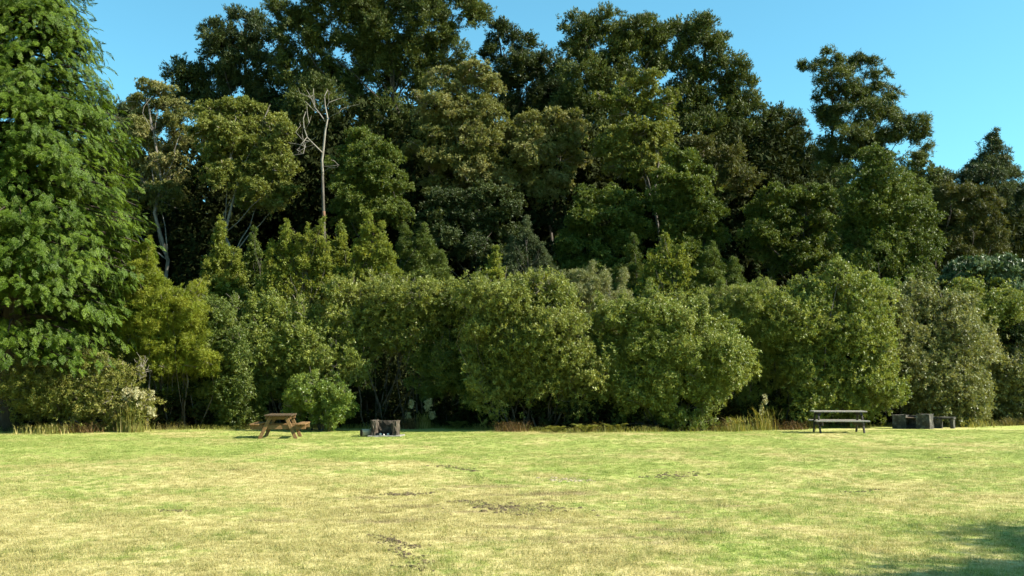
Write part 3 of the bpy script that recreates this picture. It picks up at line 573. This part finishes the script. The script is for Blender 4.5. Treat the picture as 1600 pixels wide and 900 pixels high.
# ------------------------------------------------------------------ giant cypress on the left
def giant_conifer():
    rng = np.random.default_rng(5); Y = 36.5; bx = W(14, 600, Y)[0]; loc = (bx, Y, 0)
    root = empty('giant_conifer', loc, 'giant bright green conifer with drooping sprays filling the left edge', 'tree')
    tb = Tubes(); tb.add([(bx, Y, -.2), (bx, Y, 1), (bx + .1, Y, 6), (bx, Y, 13), (bx, Y, 21.5)], [.62, .46, .38, .24, .04], 10)
    rad = lambda z: np.interp(z, [2.0, 3, 5, 7, 9, 11, 13, 15, 18, 22], [3.6, 4.1, 4.55, 4.6, 4.2, 3.65, 2.95, 2.35, 1.4, .15])
    PP = []; XX = []; ZZ = []; SS = []; TT = []
    z = 2.7
    while z < 21.5:
        nb = int(15 if z < 17 else 9)
        for k in range(nb):
            az = rng.uniform(0, 2 * math.pi)
            if math.sin(az) > .3 and rng.random() < .6: continue
            R = rad(z) * rng.uniform(.78, 1.06); d = np.array([math.cos(az), math.sin(az), 0])
            zz = z + rng.uniform(-.6, .6)
            a = np.array([bx, Y, zz + .35 * R * .5]); e = np.array([bx, Y, zz]) + d * R
            mid = (a + e) / 2 + np.array([0, 0, .10 * R]); t = np.linspace(0, 1, 7)[:, None]
            p = (1 - t) ** 2 * a + 2 * t * (1 - t) * mid + t ** 2 * e
            tb.add(p, np.linspace(.06, .012, 7), 4, False)
            side = np.array([-d[1], d[0], 0]); bt = rng.random() * .4
            ns = int(13 + 11 * R)
            for j in range(ns):
                f = 1 - rng.random() ** 1.5 * .72; i = f * 6; i0 = min(5, int(i)); c = p[i0] + (p[i0 + 1] - p[i0]) * (i - i0)
                lat = rng.normal() * .5 * (1.15 - f * .55)
                c = c + side * lat + np.array([0, 0, -.22 * abs(lat)]) + rng.normal(size=3) * [.14, .14, .16]
                ax = unit(d * rng.uniform(.55, 1) + side * (lat * 1.1 + rng.normal() * .25) + np.array([0, 0, -.5 + rng.normal() * .4]))
                nn = unit(d * .45 + np.array([0, 0, 1.]) + rng.normal(size=3) * .3); nn = unit(nn - ax * np.dot(nn, ax)); sd = np.cross(nn, ax)
                PP.append(c); XX.append(ax); ZZ.append(nn); SS.append(rng.uniform(.20, .42)); TT.append(min(1, bt + rng.random() * .4 + f * .15))
        z += .31 if z < 16 else .4
    ZZ = np.array(ZZ); tb.build('trunk', M_BARK_D, root, loc)
    scatter('crown', np.array(PP), mats_to_euler(np.array(XX), ZZ), np.array(SS), np.array(TT), 'frond', LM['cypress'], root, loc)
giant_conifer()

# ------------------------------------------------------------------ dark mass of the wood behind, seen only through gaps
def far_wood():
    rng = np.random.default_rng(77); PP = []; AA = []; TT = []; up = np.array([0, 0, 1.])
    sky_z = lambda x, y: EYE + y * np.interp(x / y * FPX + CX, [-300, 160, 260, 330, 760, 870, 1180, 1260, 1300, 1440, 1480, 1900], [400, 395, 400, 480, 480, 450, 450, 385, 370, 330, 275, 260]) / FPX
    for k in range(190):      # crowns of the trees further in, touching one another
        y = rng.uniform(60, 106); x = rng.uniform(-.62, .66) * y; g0 = float(gz(x, y)); top = float(sky_z(x, y)) * rng.uniform(.80, .98)
        if top - g0 < 4: continue
        R = np.array([rng.uniform(2.8, 4.4), 3.0, (top - g0) * .52]); c = np.array([x, y, g0 + (top - g0) * .48]); n = 330
        d = unit(rng.normal(size=(n, 3))); d[:, 2] = np.clip(d[:, 2] * 1.1, -1, 1); rho = (.5 + .5 * rng.random(n) ** .6) * (1 + .16 * np.sin(d[:, 0] * 7 + k) * np.sin(d[:, 2] * 9 + 2 * k))
        PP.append(c + d * R * rho[:, None]); AA.append(unit(d + up * .4 + rng.normal(size=(n, 3)) * .3)); TT.append(rng.random(n) * .5)
    P = np.concatenate(PP); A = np.concatenate(AA); T = np.concatenate(TT)
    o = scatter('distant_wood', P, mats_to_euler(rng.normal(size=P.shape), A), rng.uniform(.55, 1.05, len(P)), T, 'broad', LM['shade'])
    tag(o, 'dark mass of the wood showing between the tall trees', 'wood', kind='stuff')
    n = 20000
    x = rng.uniform(-40, 48, n); y = edge_y(x) + 1.0 + rng.random(n) ** 1.4 * 23
    h = .7 + 1.8 * (np.sin(x * .9) * np.sin(y * .8 + 1) * .5 + .5) + (y - 41).clip(0) * .2
    P = np.stack([x, y, gz(x, y) + rng.random(n) * h], 1); A = unit(rng.normal(size=(n, 3)) * .5 + up)
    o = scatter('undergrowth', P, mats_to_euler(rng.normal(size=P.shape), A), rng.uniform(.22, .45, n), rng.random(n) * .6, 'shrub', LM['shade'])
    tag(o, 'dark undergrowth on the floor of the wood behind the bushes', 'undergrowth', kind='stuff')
far_wood()

# ------------------------------------------------------------------ tree outside the frame whose shadow falls on the lawn
def shade_tree():
    rng = np.random.default_rng(31); c0 = np.array([17.0, 7.0, 0]); root = empty('lawn_tree', c0, 'spreading tree beside the lawn whose shadow streaks the near right corner', 'tree')
    tb = Tubes(); tb.add([c0 + [0, 0, -.2], c0 + [.1, 0, 2], c0 + [0, .1, 5], c0 + [0, 0, 8.5]], [.32, .26, .18, .04], 8); V = []; T = []
    for k in range(46):
        d = unit(rng.normal(size=3)); c = c0 + [0, 0, 6.2] + d * [3.4, 3.2, 2.6] * rng.uniform(.35, 1.05); c[2] = 6.2 + round((c[2] - 6.2) / 1.3) * 1.3 + rng.normal() * .08
        tb.add([c0 + [0, 0, rng.uniform(2.5, 6)], (c + c0 + [0, 0, 5]) / 2, c], [.06, .04, .015], 4, False)
        m = 800; P = c + rng.normal(size=(m, 3)) * [.5, .5, .10]; N = unit(rng.normal(size=(m, 3)) + [0, 0, .6]); A = unit(np.cross(N, rng.normal(size=(m, 3))))
        V.append(tri_leaves(P, A, N, rng.uniform(.12, .22, m), rng.uniform(.07, .12, m))); T.append(rng.random(m))
    tb.build('trunk', M_BARK_G, root, c0); mesh_np('crown', np.concatenate(V).reshape(-1, 3), 3, np.concatenate(T), LM['fern'], root, c0)
    NTRI[0] += 25000
shade_tree()

# ------------------------------------------------------------------ lawn edge plants
def blades(rng, P0, h, lean, wid, spread=1.0, segs=2):
    """arching strap leaves from points P0 -> triangles"""
    n = len(P0); az = rng.uniform(0, 2 * math.pi, n); d = np.stack([np.cos(az), np.sin(az), np.zeros(n)], 1); up = np.array([0, 0, 1.])
    s = np.stack([-d[:, 1], d[:, 0], np.zeros(n)], 1) * (wid / 2)[:, None]
    m = P0 + d * (h * lean * .3)[:, None] + up * (h * .6)[:, None]; t = P0 + d * (h * lean)[:, None] + up * (h * (1 - .25 * lean))[:, None]
    return np.concatenate([np.stack([P0 - s, P0 + s, m], 1), np.stack([m - s * .7, m + s * .7, t], 1)])
def strap_plant(label, px, py, Y, h, n, leaf, spread=.12, lean=.5, wid=.025, name='strap_plant', cat='plant', plumes=0):
    SEED[0] += 3; rng = np.random.default_rng(SEED[0]); x = W(px, py, Y)[0]; z = float(gz(x, Y)); loc = (x, Y, z)
    root = empty(name, loc, label, cat)
    P = np.array(loc) + np.stack([rng.normal(size=n) * spread, rng.normal(size=n) * spread, np.zeros(n)], 1)
    V = blades(rng, P, h * rng.uniform(.5, 1.05, n), lean * rng.uniform(.3, 1.3, n), wid * rng.uniform(.7, 1.3, n))
    mesh_np('leaves', V.reshape(-1, 3), 3, rng.random(2 * n), LM[leaf], root, loc)
    for k in range(plumes):
        b = np.array(loc) + np.array([rng.normal() * spread * 2.2, rng.normal() * spread, h * rng.uniform(.45, 1.15)]); m = 110
        tt = np.sort(rng.random(m)); L = rng.uniform(.22, .4)
        Q = b + np.stack([rng.normal(size=m) * .045, rng.normal(size=m) * .045, tt * L], 1); A = unit(rng.normal(size=(m, 3)) * .6 + [0, 0, 1]); N = unit(rng.normal(size=(m, 3)))
        pl = mesh_np('plume', tri_leaves(Q, A, N, np.full(m, .09), np.full(m, .035)).reshape(-1, 3), 3, rng.random(m), LM['cream'], root, loc); pl['kind'] = 'stuff'
    NTRI[0] += 2 * n + plumes * 110
strap_plant('cream-plumed tussock at the right foot of the giant conifer thicket', 207, 660, 35.2, 1.15, 260, 'straw', .2, .5, plumes=16, name='plumed_tussock')
strap_plant('small cream-plumed plant in the dark hollow right of the left fireplace', 663, 660, 38.2, .75, 120, 'straw', .12, .5, plumes=7, name='plumed_tussock')
strap_plant('pale tall tussock at the bush foot left of the dark picnic table', 1192, 660, 38.2, 1.0, 150, 'straw', .2, .5, plumes=2, name='plumed_tussock')
strap_plant('pale tussock leaning at the foot of the large glinting bush', 1152, 660, 37.0, .7, 120, 'straw', .18, .6, name='tussock')
strap_plant('golden dry tussock mound right of the right fireplace', 1512, 660, 41.2, .5, 300, 'straw', .45, .9, name='tussock')
strap_plant('golden grass clump at the lawn edge under the conifer thicket', 82, 668, 34.6, .42, 420, 'straw', .4, .9, name='tussock')
strap_plant('brown dead fern heap at the foot of the large olive centre bush', 800, 665, 36.0, .5, 240, 'deadfern', .26, 1.5, name='dead_fern')
strap_plant('brown dead fern beside the cream-plumed plant in the hollow', 640, 660, 38.2, .6, 200, 'deadfern', .2, .8, name='dead_fern')
strap_plant('rusty dead fern at the foot of the thicket under the conifer', 128, 660, 34.9, .5, 260, 'deadfern', .35, 1.4, name='dead_fern')
strap_plant('dull brown dead fern behind the dark picnic table', 1240, 660, 38.2, .45, 220, 'deadfern', .35, 1.5, name='dead_fern')

def fern(label, px, Y, h, n=13, leaf='fern'):
    SEED[0] += 3; rng = np.random.default_rng(SEED[0]); x = W(px, 600, Y)[0]; z = float(gz(x, Y)); loc = (x, Y, z); root = empty('fern', loc, label, 'fern')
    for k in range(n):
        az = 2 * math.pi * k / n + rng.normal() * .2; d = np.array([math.cos(az), math.sin(az), 0]); side = np.array([-d[1], d[0], 0]); m = 14
        t = np.linspace(.1, 1, m); L = h * rng.uniform(.8, 1.2)
        c = np.array(loc) + d * (L * .75 * t)[:, None] + np.array([0, 0, 1.]) * (L * (1.15 * t - .75 * t ** 2))[:, None]
        V = []
        for sg in (1, -1):
            la = unit(side * sg + d * .35 + np.array([0, 0, -.2]) + rng.normal(size=(m, 3)) * .1); ln = L * .26 * np.sin(np.clip(t * .9 + .12, 0, 1) * math.pi) + .02
            N = np.tile(np.array([0, 0, 1.]) - d * .3, (m, 1)); V.append(tri_leaves(c + la * (ln * .5)[:, None], la, unit(N), ln, np.full(m, L * .075)))
        V = np.concatenate(V); mesh_np('frond', V.reshape(-1, 3), 3, rng.random(2 * m), LM[leaf], root, loc)
fern('small layered green fern at the lawn edge below the gap of the centre bushes', 915, 34.9, .62)
fern('leafy fern tucked left of the layered green fern', 868, 35.2, .5)
fern('low dim fern under the right flank of the large olive bush', 960, 36.2, .6)
fern('low green fern against the dull hollow right of the left fireplace', 715, 38.0, .6)
fern('broad fern with arching fronds behind the right fireplace', 1452, 39.4, .85)

def edge_grass():
    """long rough grass left by the mower along the foot of the bushes"""
    rng = np.random.default_rng(9); n = 15000
    x = rng.uniform(-26, 30, n); ok = np.sin(x * 1.7) + np.sin(x * .63 + 1) * 1.1 + np.sin(x * 4.1) * .6 + rng.normal(size=n) * .9 > -.7; x = x[ok]; n = len(x)
    y = edge_y(x) + rng.normal(size=n) * .32 + .12 * np.sin(x * 3.1)
    big = .5 + .5 * np.sin(x * 2.3 + 1) * np.sin(x * .8); h = rng.uniform(.06, .20, n) + .22 * big * rng.random(n)
    P = np.stack([x, y, gz(x, y)], 1); V = blades(rng, P, h, rng.uniform(.3, 1.0, n), rng.uniform(.012, .03, n))
    tint = np.clip(.35 * big + rng.random(n) * .6 - .1, 0, 1)
    o = mesh_np('edge_grass', V.reshape(-1, 3), 3, np.tile(tint, 2), LM['straw']); tag(o, 'rough long grass along the foot of the bushes', 'grass', kind='stuff'); NTRI[0] += 2 * n
edge_grass()
def edge_bracken():
    rng = np.random.default_rng(19); V = []; T = []
    for px0, px1, n, h in [(1000, 1060, 350, .4), (1110, 1250, 1000, .5), (780, 830, 350, .5), (890, 960, 300, .4), (640, 690, 250, .4), (60, 200, 900, .5), (1500, 1600, 600, .45), (250, 300, 150, .35)]:
        px = rng.uniform(px0, px1, n); x = (px - CX) / FPX * 37; y = edge_y(x) + .15 + np.abs(rng.normal(size=n)) * .35; x = (px - CX) / FPX * y
        cl = np.clip(.45 + .8 * np.sin(x * 5.1 + px0) * np.sin(x * 2.3 + 1), 0, 1); P = np.stack([x, y, gz(x, y)], 1)
        V.append(blades(rng, P, h * rng.uniform(.3, 1, n) * (.35 + cl), rng.uniform(.4, 1.6, n), rng.uniform(.012, .035, n))); T.append(np.tile(np.clip(rng.random(n) * .8 + .3 * cl - .1, 0, 1), 2))
    o = mesh_np('edge_bracken', np.concatenate(V).reshape(-1, 3), 3, np.concatenate(T), LM['bracken']); tag(o, 'dry brown bracken litter along the foot of the bushes', 'bracken', kind='stuff')
edge_bracken()

# ------------------------------------------------------------------ mown grass (one uncountable mass)
def lawn_grass():
    rng = np.random.default_rng(3)
    tuft = bpy.data.meshes.new('grass_tuft'); V = []; nb = 26
    P = np.stack([rng.uniform(-.11, .11, nb), rng.uniform(-.11, .11, nb), np.full(nb, -.006)], 1)
    V = blades(rng, P, rng.uniform(.018, .052, nb), rng.uniform(.3, 1.5, nb), rng.uniform(.005, .009, nb)).reshape(-1, 3)
    tuft.from_pydata(V.tolist(), [], [(3 * i, 3 * i + 1, 3 * i + 2) for i in range(len(V) // 3)])
    a = tuft.attributes.new('tint', 'FLOAT', 'FACE'); a.data.foreach_set('value', np.tile(rng.random(nb), 2).astype(np.float32))
    tuft.materials.append(M_BLADE); to = bpy.data.objects.new('grass_tuft', tuft)
    n = 120000; y = 6.5 + (37 - 6.5) * rng.random(n) ** 1.15; x = (rng.random(n) * 2 - 1) * (y * .58 + 2.5)
    ok = y < edge_y(x) + .2; x, y = x[ok], y[ok]; n = len(x)
    me = bpy.data.meshes.new('lawn_grass'); me.vertices.add(n); me.vertices.foreach_set('co', np.stack([x, y, gz(x, y)], 1).astype(np.float32).ravel())
    a = me.attributes.new('rotz', 'FLOAT_VECTOR', 'POINT'); r = np.zeros((n, 3), np.float32); r[:, 2] = rng.uniform(0, 6.28, n); r[:, :2] = rng.normal(size=(n, 2)) * .12; a.data.foreach_set('vector', r.ravel())
    cl = .75 + .5 * np.sin(x * 2.3 + np.sin(y * 1.7)) * np.sin(y * 2.1 + np.sin(x * 1.3)); a = me.attributes.new('size', 'FLOAT', 'POINT'); a.data.foreach_set('value', (rng.lognormal(0, .25, n) * (.52 + .28 * cl)).astype(np.float32))
    o = bpy.data.objects.new('lawn_grass', me); C.objects.link(o); tag(o, 'short mown grass of the sunlit lawn, green and straw coloured', 'grass', kind='stuff')
    me.materials.append(M_BLADE)
    ng = bpy.data.node_groups.new('scatter_tufts', 'GeometryNodeTree'); ng.interface.new_socket('Geometry', in_out='INPUT', socket_type='NodeSocketGeometry'); ng.interface.new_socket('Geometry', in_out='OUTPUT', socket_type='NodeSocketGeometry')
    N = ng.nodes; gi = N.new('NodeGroupInput'); go = N.new('NodeGroupOutput'); ip = N.new('GeometryNodeInstanceOnPoints'); oi = N.new('GeometryNodeObjectInfo'); oi.inputs[0].default_value = to
    ra = N.new('GeometryNodeInputNamedAttribute'); ra.data_type = 'FLOAT_VECTOR'; ra.inputs[0].default_value = 'rotz'; sa = N.new('GeometryNodeInputNamedAttribute'); sa.data_type = 'FLOAT'; sa.inputs[0].default_value = 'size'
    Lk = ng.links.new; Lk(gi.outputs[0], ip.inputs['Points']); Lk(oi.outputs['Geometry'], ip.inputs['Instance']); Lk(ra.outputs[0], ip.inputs['Rotation']); Lk(sa.outputs[0], ip.inputs['Scale']); Lk(ip.outputs[0], go.inputs[0])
    md = o.modifiers.new('scatter', 'NODES'); md.node_group = ng
lawn_grass()

# ------------------------------------------------------------------ scraped soil marks on the lawn
def soil_marks():
    rng = np.random.default_rng(21)
    def g(px, py):   # ground point under a photo pixel
        v = (CY - py) / FPX; u = (px - CX) / FPX; c, s = math.cos(PITCH), math.sin(PITCH); k = -EYE / (s + c * v); return np.array([u * k, (c - s * v) * k])
    marks = [('dark tyre scrape of bare soil in the middle of the lawn', [(712, 781), (745, 786), (790, 798), (822, 808)], .10, 130, M_SOIL, 1),
             ('short dark soil scrape left of the middle tyre scrape', [(612, 774), (640, 772), (662, 770)], .11, 90, M_SOIL, 1),
             ('soil scrape trailing off the bottom edge of the picture', [(575, 842), (605, 850), (632, 860), (650, 882), (656, 898)], .055, 150, M_SOIL, 1),
             ('thin dark scrape on the green far part of the lawn', [(685, 728), (712, 732), (745, 737)], .09, 70, M_SOIL, 1),
             ('pale bare soil spot on the far part of the lawn', [(868, 746), (882, 748), (898, 748)], .20, 60, M_PALESOIL, 1),
             ('scattered clods right of the pale bare soil spot', [(1035, 744), (1052, 742), (1066, 738)], .22, 50, M_SOIL, 1),
             ('broken brown clods right of the middle tyre scrape', [(770, 784), (815, 805), (850, 790)], .28, 90, M_SOIL, 0),
             ('single dark clod on the lawn below the dark picnic table', [(1470, 717), (1480, 717)], .10, 16, M_SOIL, 0),
             ('few dark clods on the right of the lawn', [(1315, 766), (1345, 766), (1370, 763)], .05, 34, M_SOIL, 0),
             ('few dark clods on the straw patch at the left', [(255, 800), (285, 800)], .07, 26, M_SOIL, 0)]
    for lab, pts, wd, n, mat, _ in marks:
        q = np.array([g(*p) for p in pts]); seg = np.linspace(0, len(q) - 1, 200); path = np.stack([np.interp(seg, range(len(q)), q[:, i]) for i in (0, 1)], 1)
        path += np.stack([np.convolve(rng.normal(size=200), np.ones(15) / 15, 'same') * .18 for i in (0, 1)], 1)
        v = []; f = []
        for k in range(n):
            c = path[rng.integers(200)] + rng.normal(size=2) * wd * [1.2, .7]; r = rng.uniform(.008, .034) * (.5 + wd * 4) ** .5; b = len(v); m = 7; zc = float(gz(c[0], c[1]))
            hgt = .008 + r * rng.uniform(.25, .5)
            for i in range(m):
                t = 2 * math.pi * i / m; rr = r * rng.uniform(.7, 1.3); v.append((c[0] + rr * math.cos(t) * 1.5, c[1] + rr * math.sin(t), zc - .01))
            for i in range(m):
                t = 2 * math.pi * i / m; rr = r * rng.uniform(.4, .75); v.append((c[0] + rr * math.cos(t) * 1.25, c[1] + rr * math.sin(t), zc + hgt * rng.uniform(.6, 1)))
            v.append((c[0], c[1], zc + hgt))
            for i in range(m):
                j = (i + 1) % m; f.append((b + i, b + j, b + m + j, b + m + i)); f.append((b + m + i, b + m + j, b + 2 * m))
        o = mesh_py('bare_soil', v, f, mat); tag(o, lab, 'soil', kind='stuff')
soil_marks()

# ------------------------------------------------------------------ picnic tables and fireplaces
def box(name, size, loc, mat, parent, rot=(0, 0, 0), bev=.008, seed=0, rough=0):
    bm = bmesh.new(); bmesh.ops.create_cube(bm, size=1); bmesh.ops.scale(bm, vec=size, verts=bm.verts)
    bmesh.ops.bevel(bm, geom=bm.edges[:], offset=bev, segments=1, affect='EDGES')
    if rough:
        r = np.random.default_rng(seed)
        for v in bm.verts: v.co += Vector(r.normal(size=3) * rough)
    me = bpy.data.meshes.new(name); bm.to_mesh(me); bm.free(); me.materials.append(mat)
    o = bpy.data.objects.new(name, me); C.objects.link(o); o.parent = parent; o.location = loc; o.rotation_euler = rot; return o
def bar(name, a, b, w, h, mat, parent):
    a = Vector(a); b = Vector(b); d = b - a
    o = box(name, (w, h, d.length), (a + b) / 2, mat, parent); o.rotation_mode = 'QUATERNION'; 
    y = Vector((0, 1, 0)); zc = d.normalized(); x = y.cross(zc).normalized(); yy = zc.cross(x)
    o.rotation_quaternion = Matrix((x, yy, zc)).transposed().to_quaternion(); return o
def picnic_table(label, px, Y, rotz, length, mt, ml, mtop, topw=.84, span=1.70, toph=.74, seath=.47):
    """long side along local Y; bearers and splayed legs in local X-Z planes"""
    x = W(px, 600, Y)[0]; root = empty('picnic_table', (x, Y, float(gz(x, Y))), label, 'table'); root.rotation_euler = (0, 0, rotz)
    n = 5; w = topw / n
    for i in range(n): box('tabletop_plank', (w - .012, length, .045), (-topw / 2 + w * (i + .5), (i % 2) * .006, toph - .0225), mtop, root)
    for s in (-1, 1):
        for i in range(2): box('seat_plank', (.135, length, .045), (s * (span / 2 - .075 - .147 * i), (i % 2) * .008, seath - .0225), mt, root)
        e = s * (length / 2 - .22)
        box('seat_bearer', (span - .02, .05, .13), (0, e, seath - .045 - .067), mt if ml is mt else ml, root)
        box('top_bearer', (topw - .06, .05, .10), (0, e, toph - .045 - .052), ml, root)
        for t in (-1, 1): bar('leg', (t * .56, e + s * .052, -.02), (t * .23, e + s * .052, toph - .05), .11, .05, ml, root)
    return root
picnic_table('honey-brown timber picnic table seen end-on at the left of the lawn', 440, 32.0, math.radians(7), 1.9, M_WOOD, M_WOOD, M_WOOD_SHADE)
picnic_table('dark weathered picnic table seen side-on at the right of the lawn', 1308, 35.2, math.radians(90 - 5), 1.80, M_WOODD, M_LEGD, M_WOODD, toph=.76, seath=.44, topw=.74, span=1.4)

def rough_block(name, size, loc, mat, parent, seed, rot=(0, 0, 0), cuts=3, amp=.012):
    bm = bmesh.new(); bmesh.ops.create_cube(bm, size=1); bmesh.ops.subdivide_edges(bm, edges=bm.edges[:], cuts=cuts, use_grid_fill=True); bmesh.ops.scale(bm, vec=size, verts=bm.verts)
    r = np.random.default_rng(seed)
    for v in bm.verts:
        v.co += Vector(r.normal(size=3) * amp)
    me = bpy.data.meshes.new(name); bm.to_mesh(me); bm.free(); me.materials.append(mat); o = bpy.data.objects.new(name, me); C.objects.link(o); o.parent = parent; o.location = loc; o.rotation_euler = rot; return o
def fireplace_a():
    Y = 33.4; x = W(603, 600, Y)[0]; z = float(gz(x, Y)); root = empty('stone_fireplace', (x, Y, z), 'sooty three-sided concrete fireplace on a slab at the left of the lawn', 'fireplace'); root.rotation_euler = (0, 0, math.radians(-4))
    rough_block('slab', (1.05, .95, .06), (.04, 0, .018), M_ASH, root, 1, amp=.006)
    rough_block('side_wall', (.14, .62, .50), (-.35, 0, .28), M_CONC, root, 2); rough_block('side_wall', (.14, .62, .49), (.35, 0, .275), M_CONC, root, 3)
    rough_block('back_wall', (.56, .12, .47), (0, .25, .27), M_CONC, root, 4)
    r = np.random.default_rng(8)
    rough_block('ash_heap', (.40, .30, .05), (0, .02, .065), M_SOOT, root, 9, amp=.012)
    for i, (dx, dy, s) in enumerate([(-.13, -.22, .085), (.12, -.23, .08), (-.01, -.32, .06)]):
        bm = bmesh.new(); bmesh.ops.create_icosphere(bm, subdivisions=2, radius=s / 2)
        for v in bm.verts: v.co *= 1 + r.normal() * .08
        me = bpy.data.meshes.new('stone'); bm.to_mesh(me); bm.free(); me.materials.append(M_STONE); o = bpy.data.objects.new('stone', me); C.objects.link(o)
        o.location = Vector((x + dx, Y + dy, z + .045 + s * .42))
        tag(o, ['pale round stone at the left inside the sooty fireplace', 'pale round stone at the right inside the sooty fireplace', 'smallest pale stone on the slab in front of the sooty fireplace'][i], 'stone', 'stones in the left fireplace')
    # log round lying beside it
    lx, ly = W(574, 600, Y)[0], Y - .05; lr = empty('log_round', (lx, ly, float(gz(lx, ly))), 'short charred-ended log lying beside the sooty fireplace', 'log'); lr.rotation_euler = (0, 0, math.radians(28))
    t = Tubes(); rr = .125; t.add([(-.17, 0, rr), (-.10, 0, rr), (.0, 0, rr + .005), (.17, 0, rr + .01)], [rr, rr * 1.02, rr, rr * .97], 14); t.build('bark', M_LOG, lr, (0, 0, 0))
    t = Tubes(); t.add([(-.19, 0, rr), (-.172, 0, rr)], [rr * .86, rr * .985], 14); t.build('cut_end', M_CHAR, lr, (0, 0, 0))
    lx2 = lx + .22; l2 = empty('kindling_pile', (lx2, Y + .32, float(gz(lx2, Y + .3))), 'pale dry branches heaped against the side of the sooty fireplace', 'branches')
    for k in range(9):
        t = Tubes(); a = r.uniform(-.25, .1); t.add([(a, r.uniform(-.25, .1), .02), (a + .15, 0, .2 + r.uniform(0, .1)), (a + r.uniform(.15, .3), .1, r.uniform(.3, .52))], [.022, .018, .010], 5); t.build('branch', M_LOG, l2, (0, 0, 0))
fireplace_a()
def fireplace_b():
    Y = 38.6; x = W(1424, 600, Y)[0]; z = float(gz(x, Y)); root = empty('concrete_fireplace', (x, Y, z), 'dark-fronted concrete fireplace with two wing blocks at the right of the lawn', 'fireplace'); root.rotation_euler = (0, 0, math.radians(-37))
    rough_block('wing_block', (.50, .52, .54), (-.44, 0, .25), M_CONC2, root, 12, amp=.010); rough_block('wing_block', (.50, .56, .58), (.44, -.02, .27), M_CONC2, root, 13, amp=.010)
    rough_block('back_wall', (.44, .16, .50), (0, .22, .24), M_CONC2, root, 14); rough_block('hearth', (.40, .46, .12), (0, -.02, .05), M_SOOT, root, 15, amp=.006)
    box('hotplate', (.39, .36, .02), (0, -.08, .42), M_STEEL, root, bev=.004)
    x2 = W(1471, 600, Y + .3)[0]; r2 = empty('concrete_bench', (x2, Y + .3, float(gz(x2, Y + .3))), 'low concrete slab bench on two block legs beside the right fireplace', 'bench'); r2.rotation_euler = (0, 0, math.radians(-34))
    rough_block('seat_slab', (.86, .40, .07), (0, 0, .40), M_CONC2, r2, 16, amp=.005)
    rough_block('leg', (.34, .34, .38), (-.22, 0, .18), M_CONC2, r2, 17, amp=.006); rough_block('leg', (.12, .34, .38), (.34, 0, .18), M_CONC2, r2, 18, amp=.006)
fireplace_b()
T_ALL = sum(len(o.data.loops) - 2 * len(o.data.polygons) for o in bpy.data.objects if o.type == 'MESH')
print('ALL', T_ALL, 'TRIANGLES in foliage', NTRI[0])
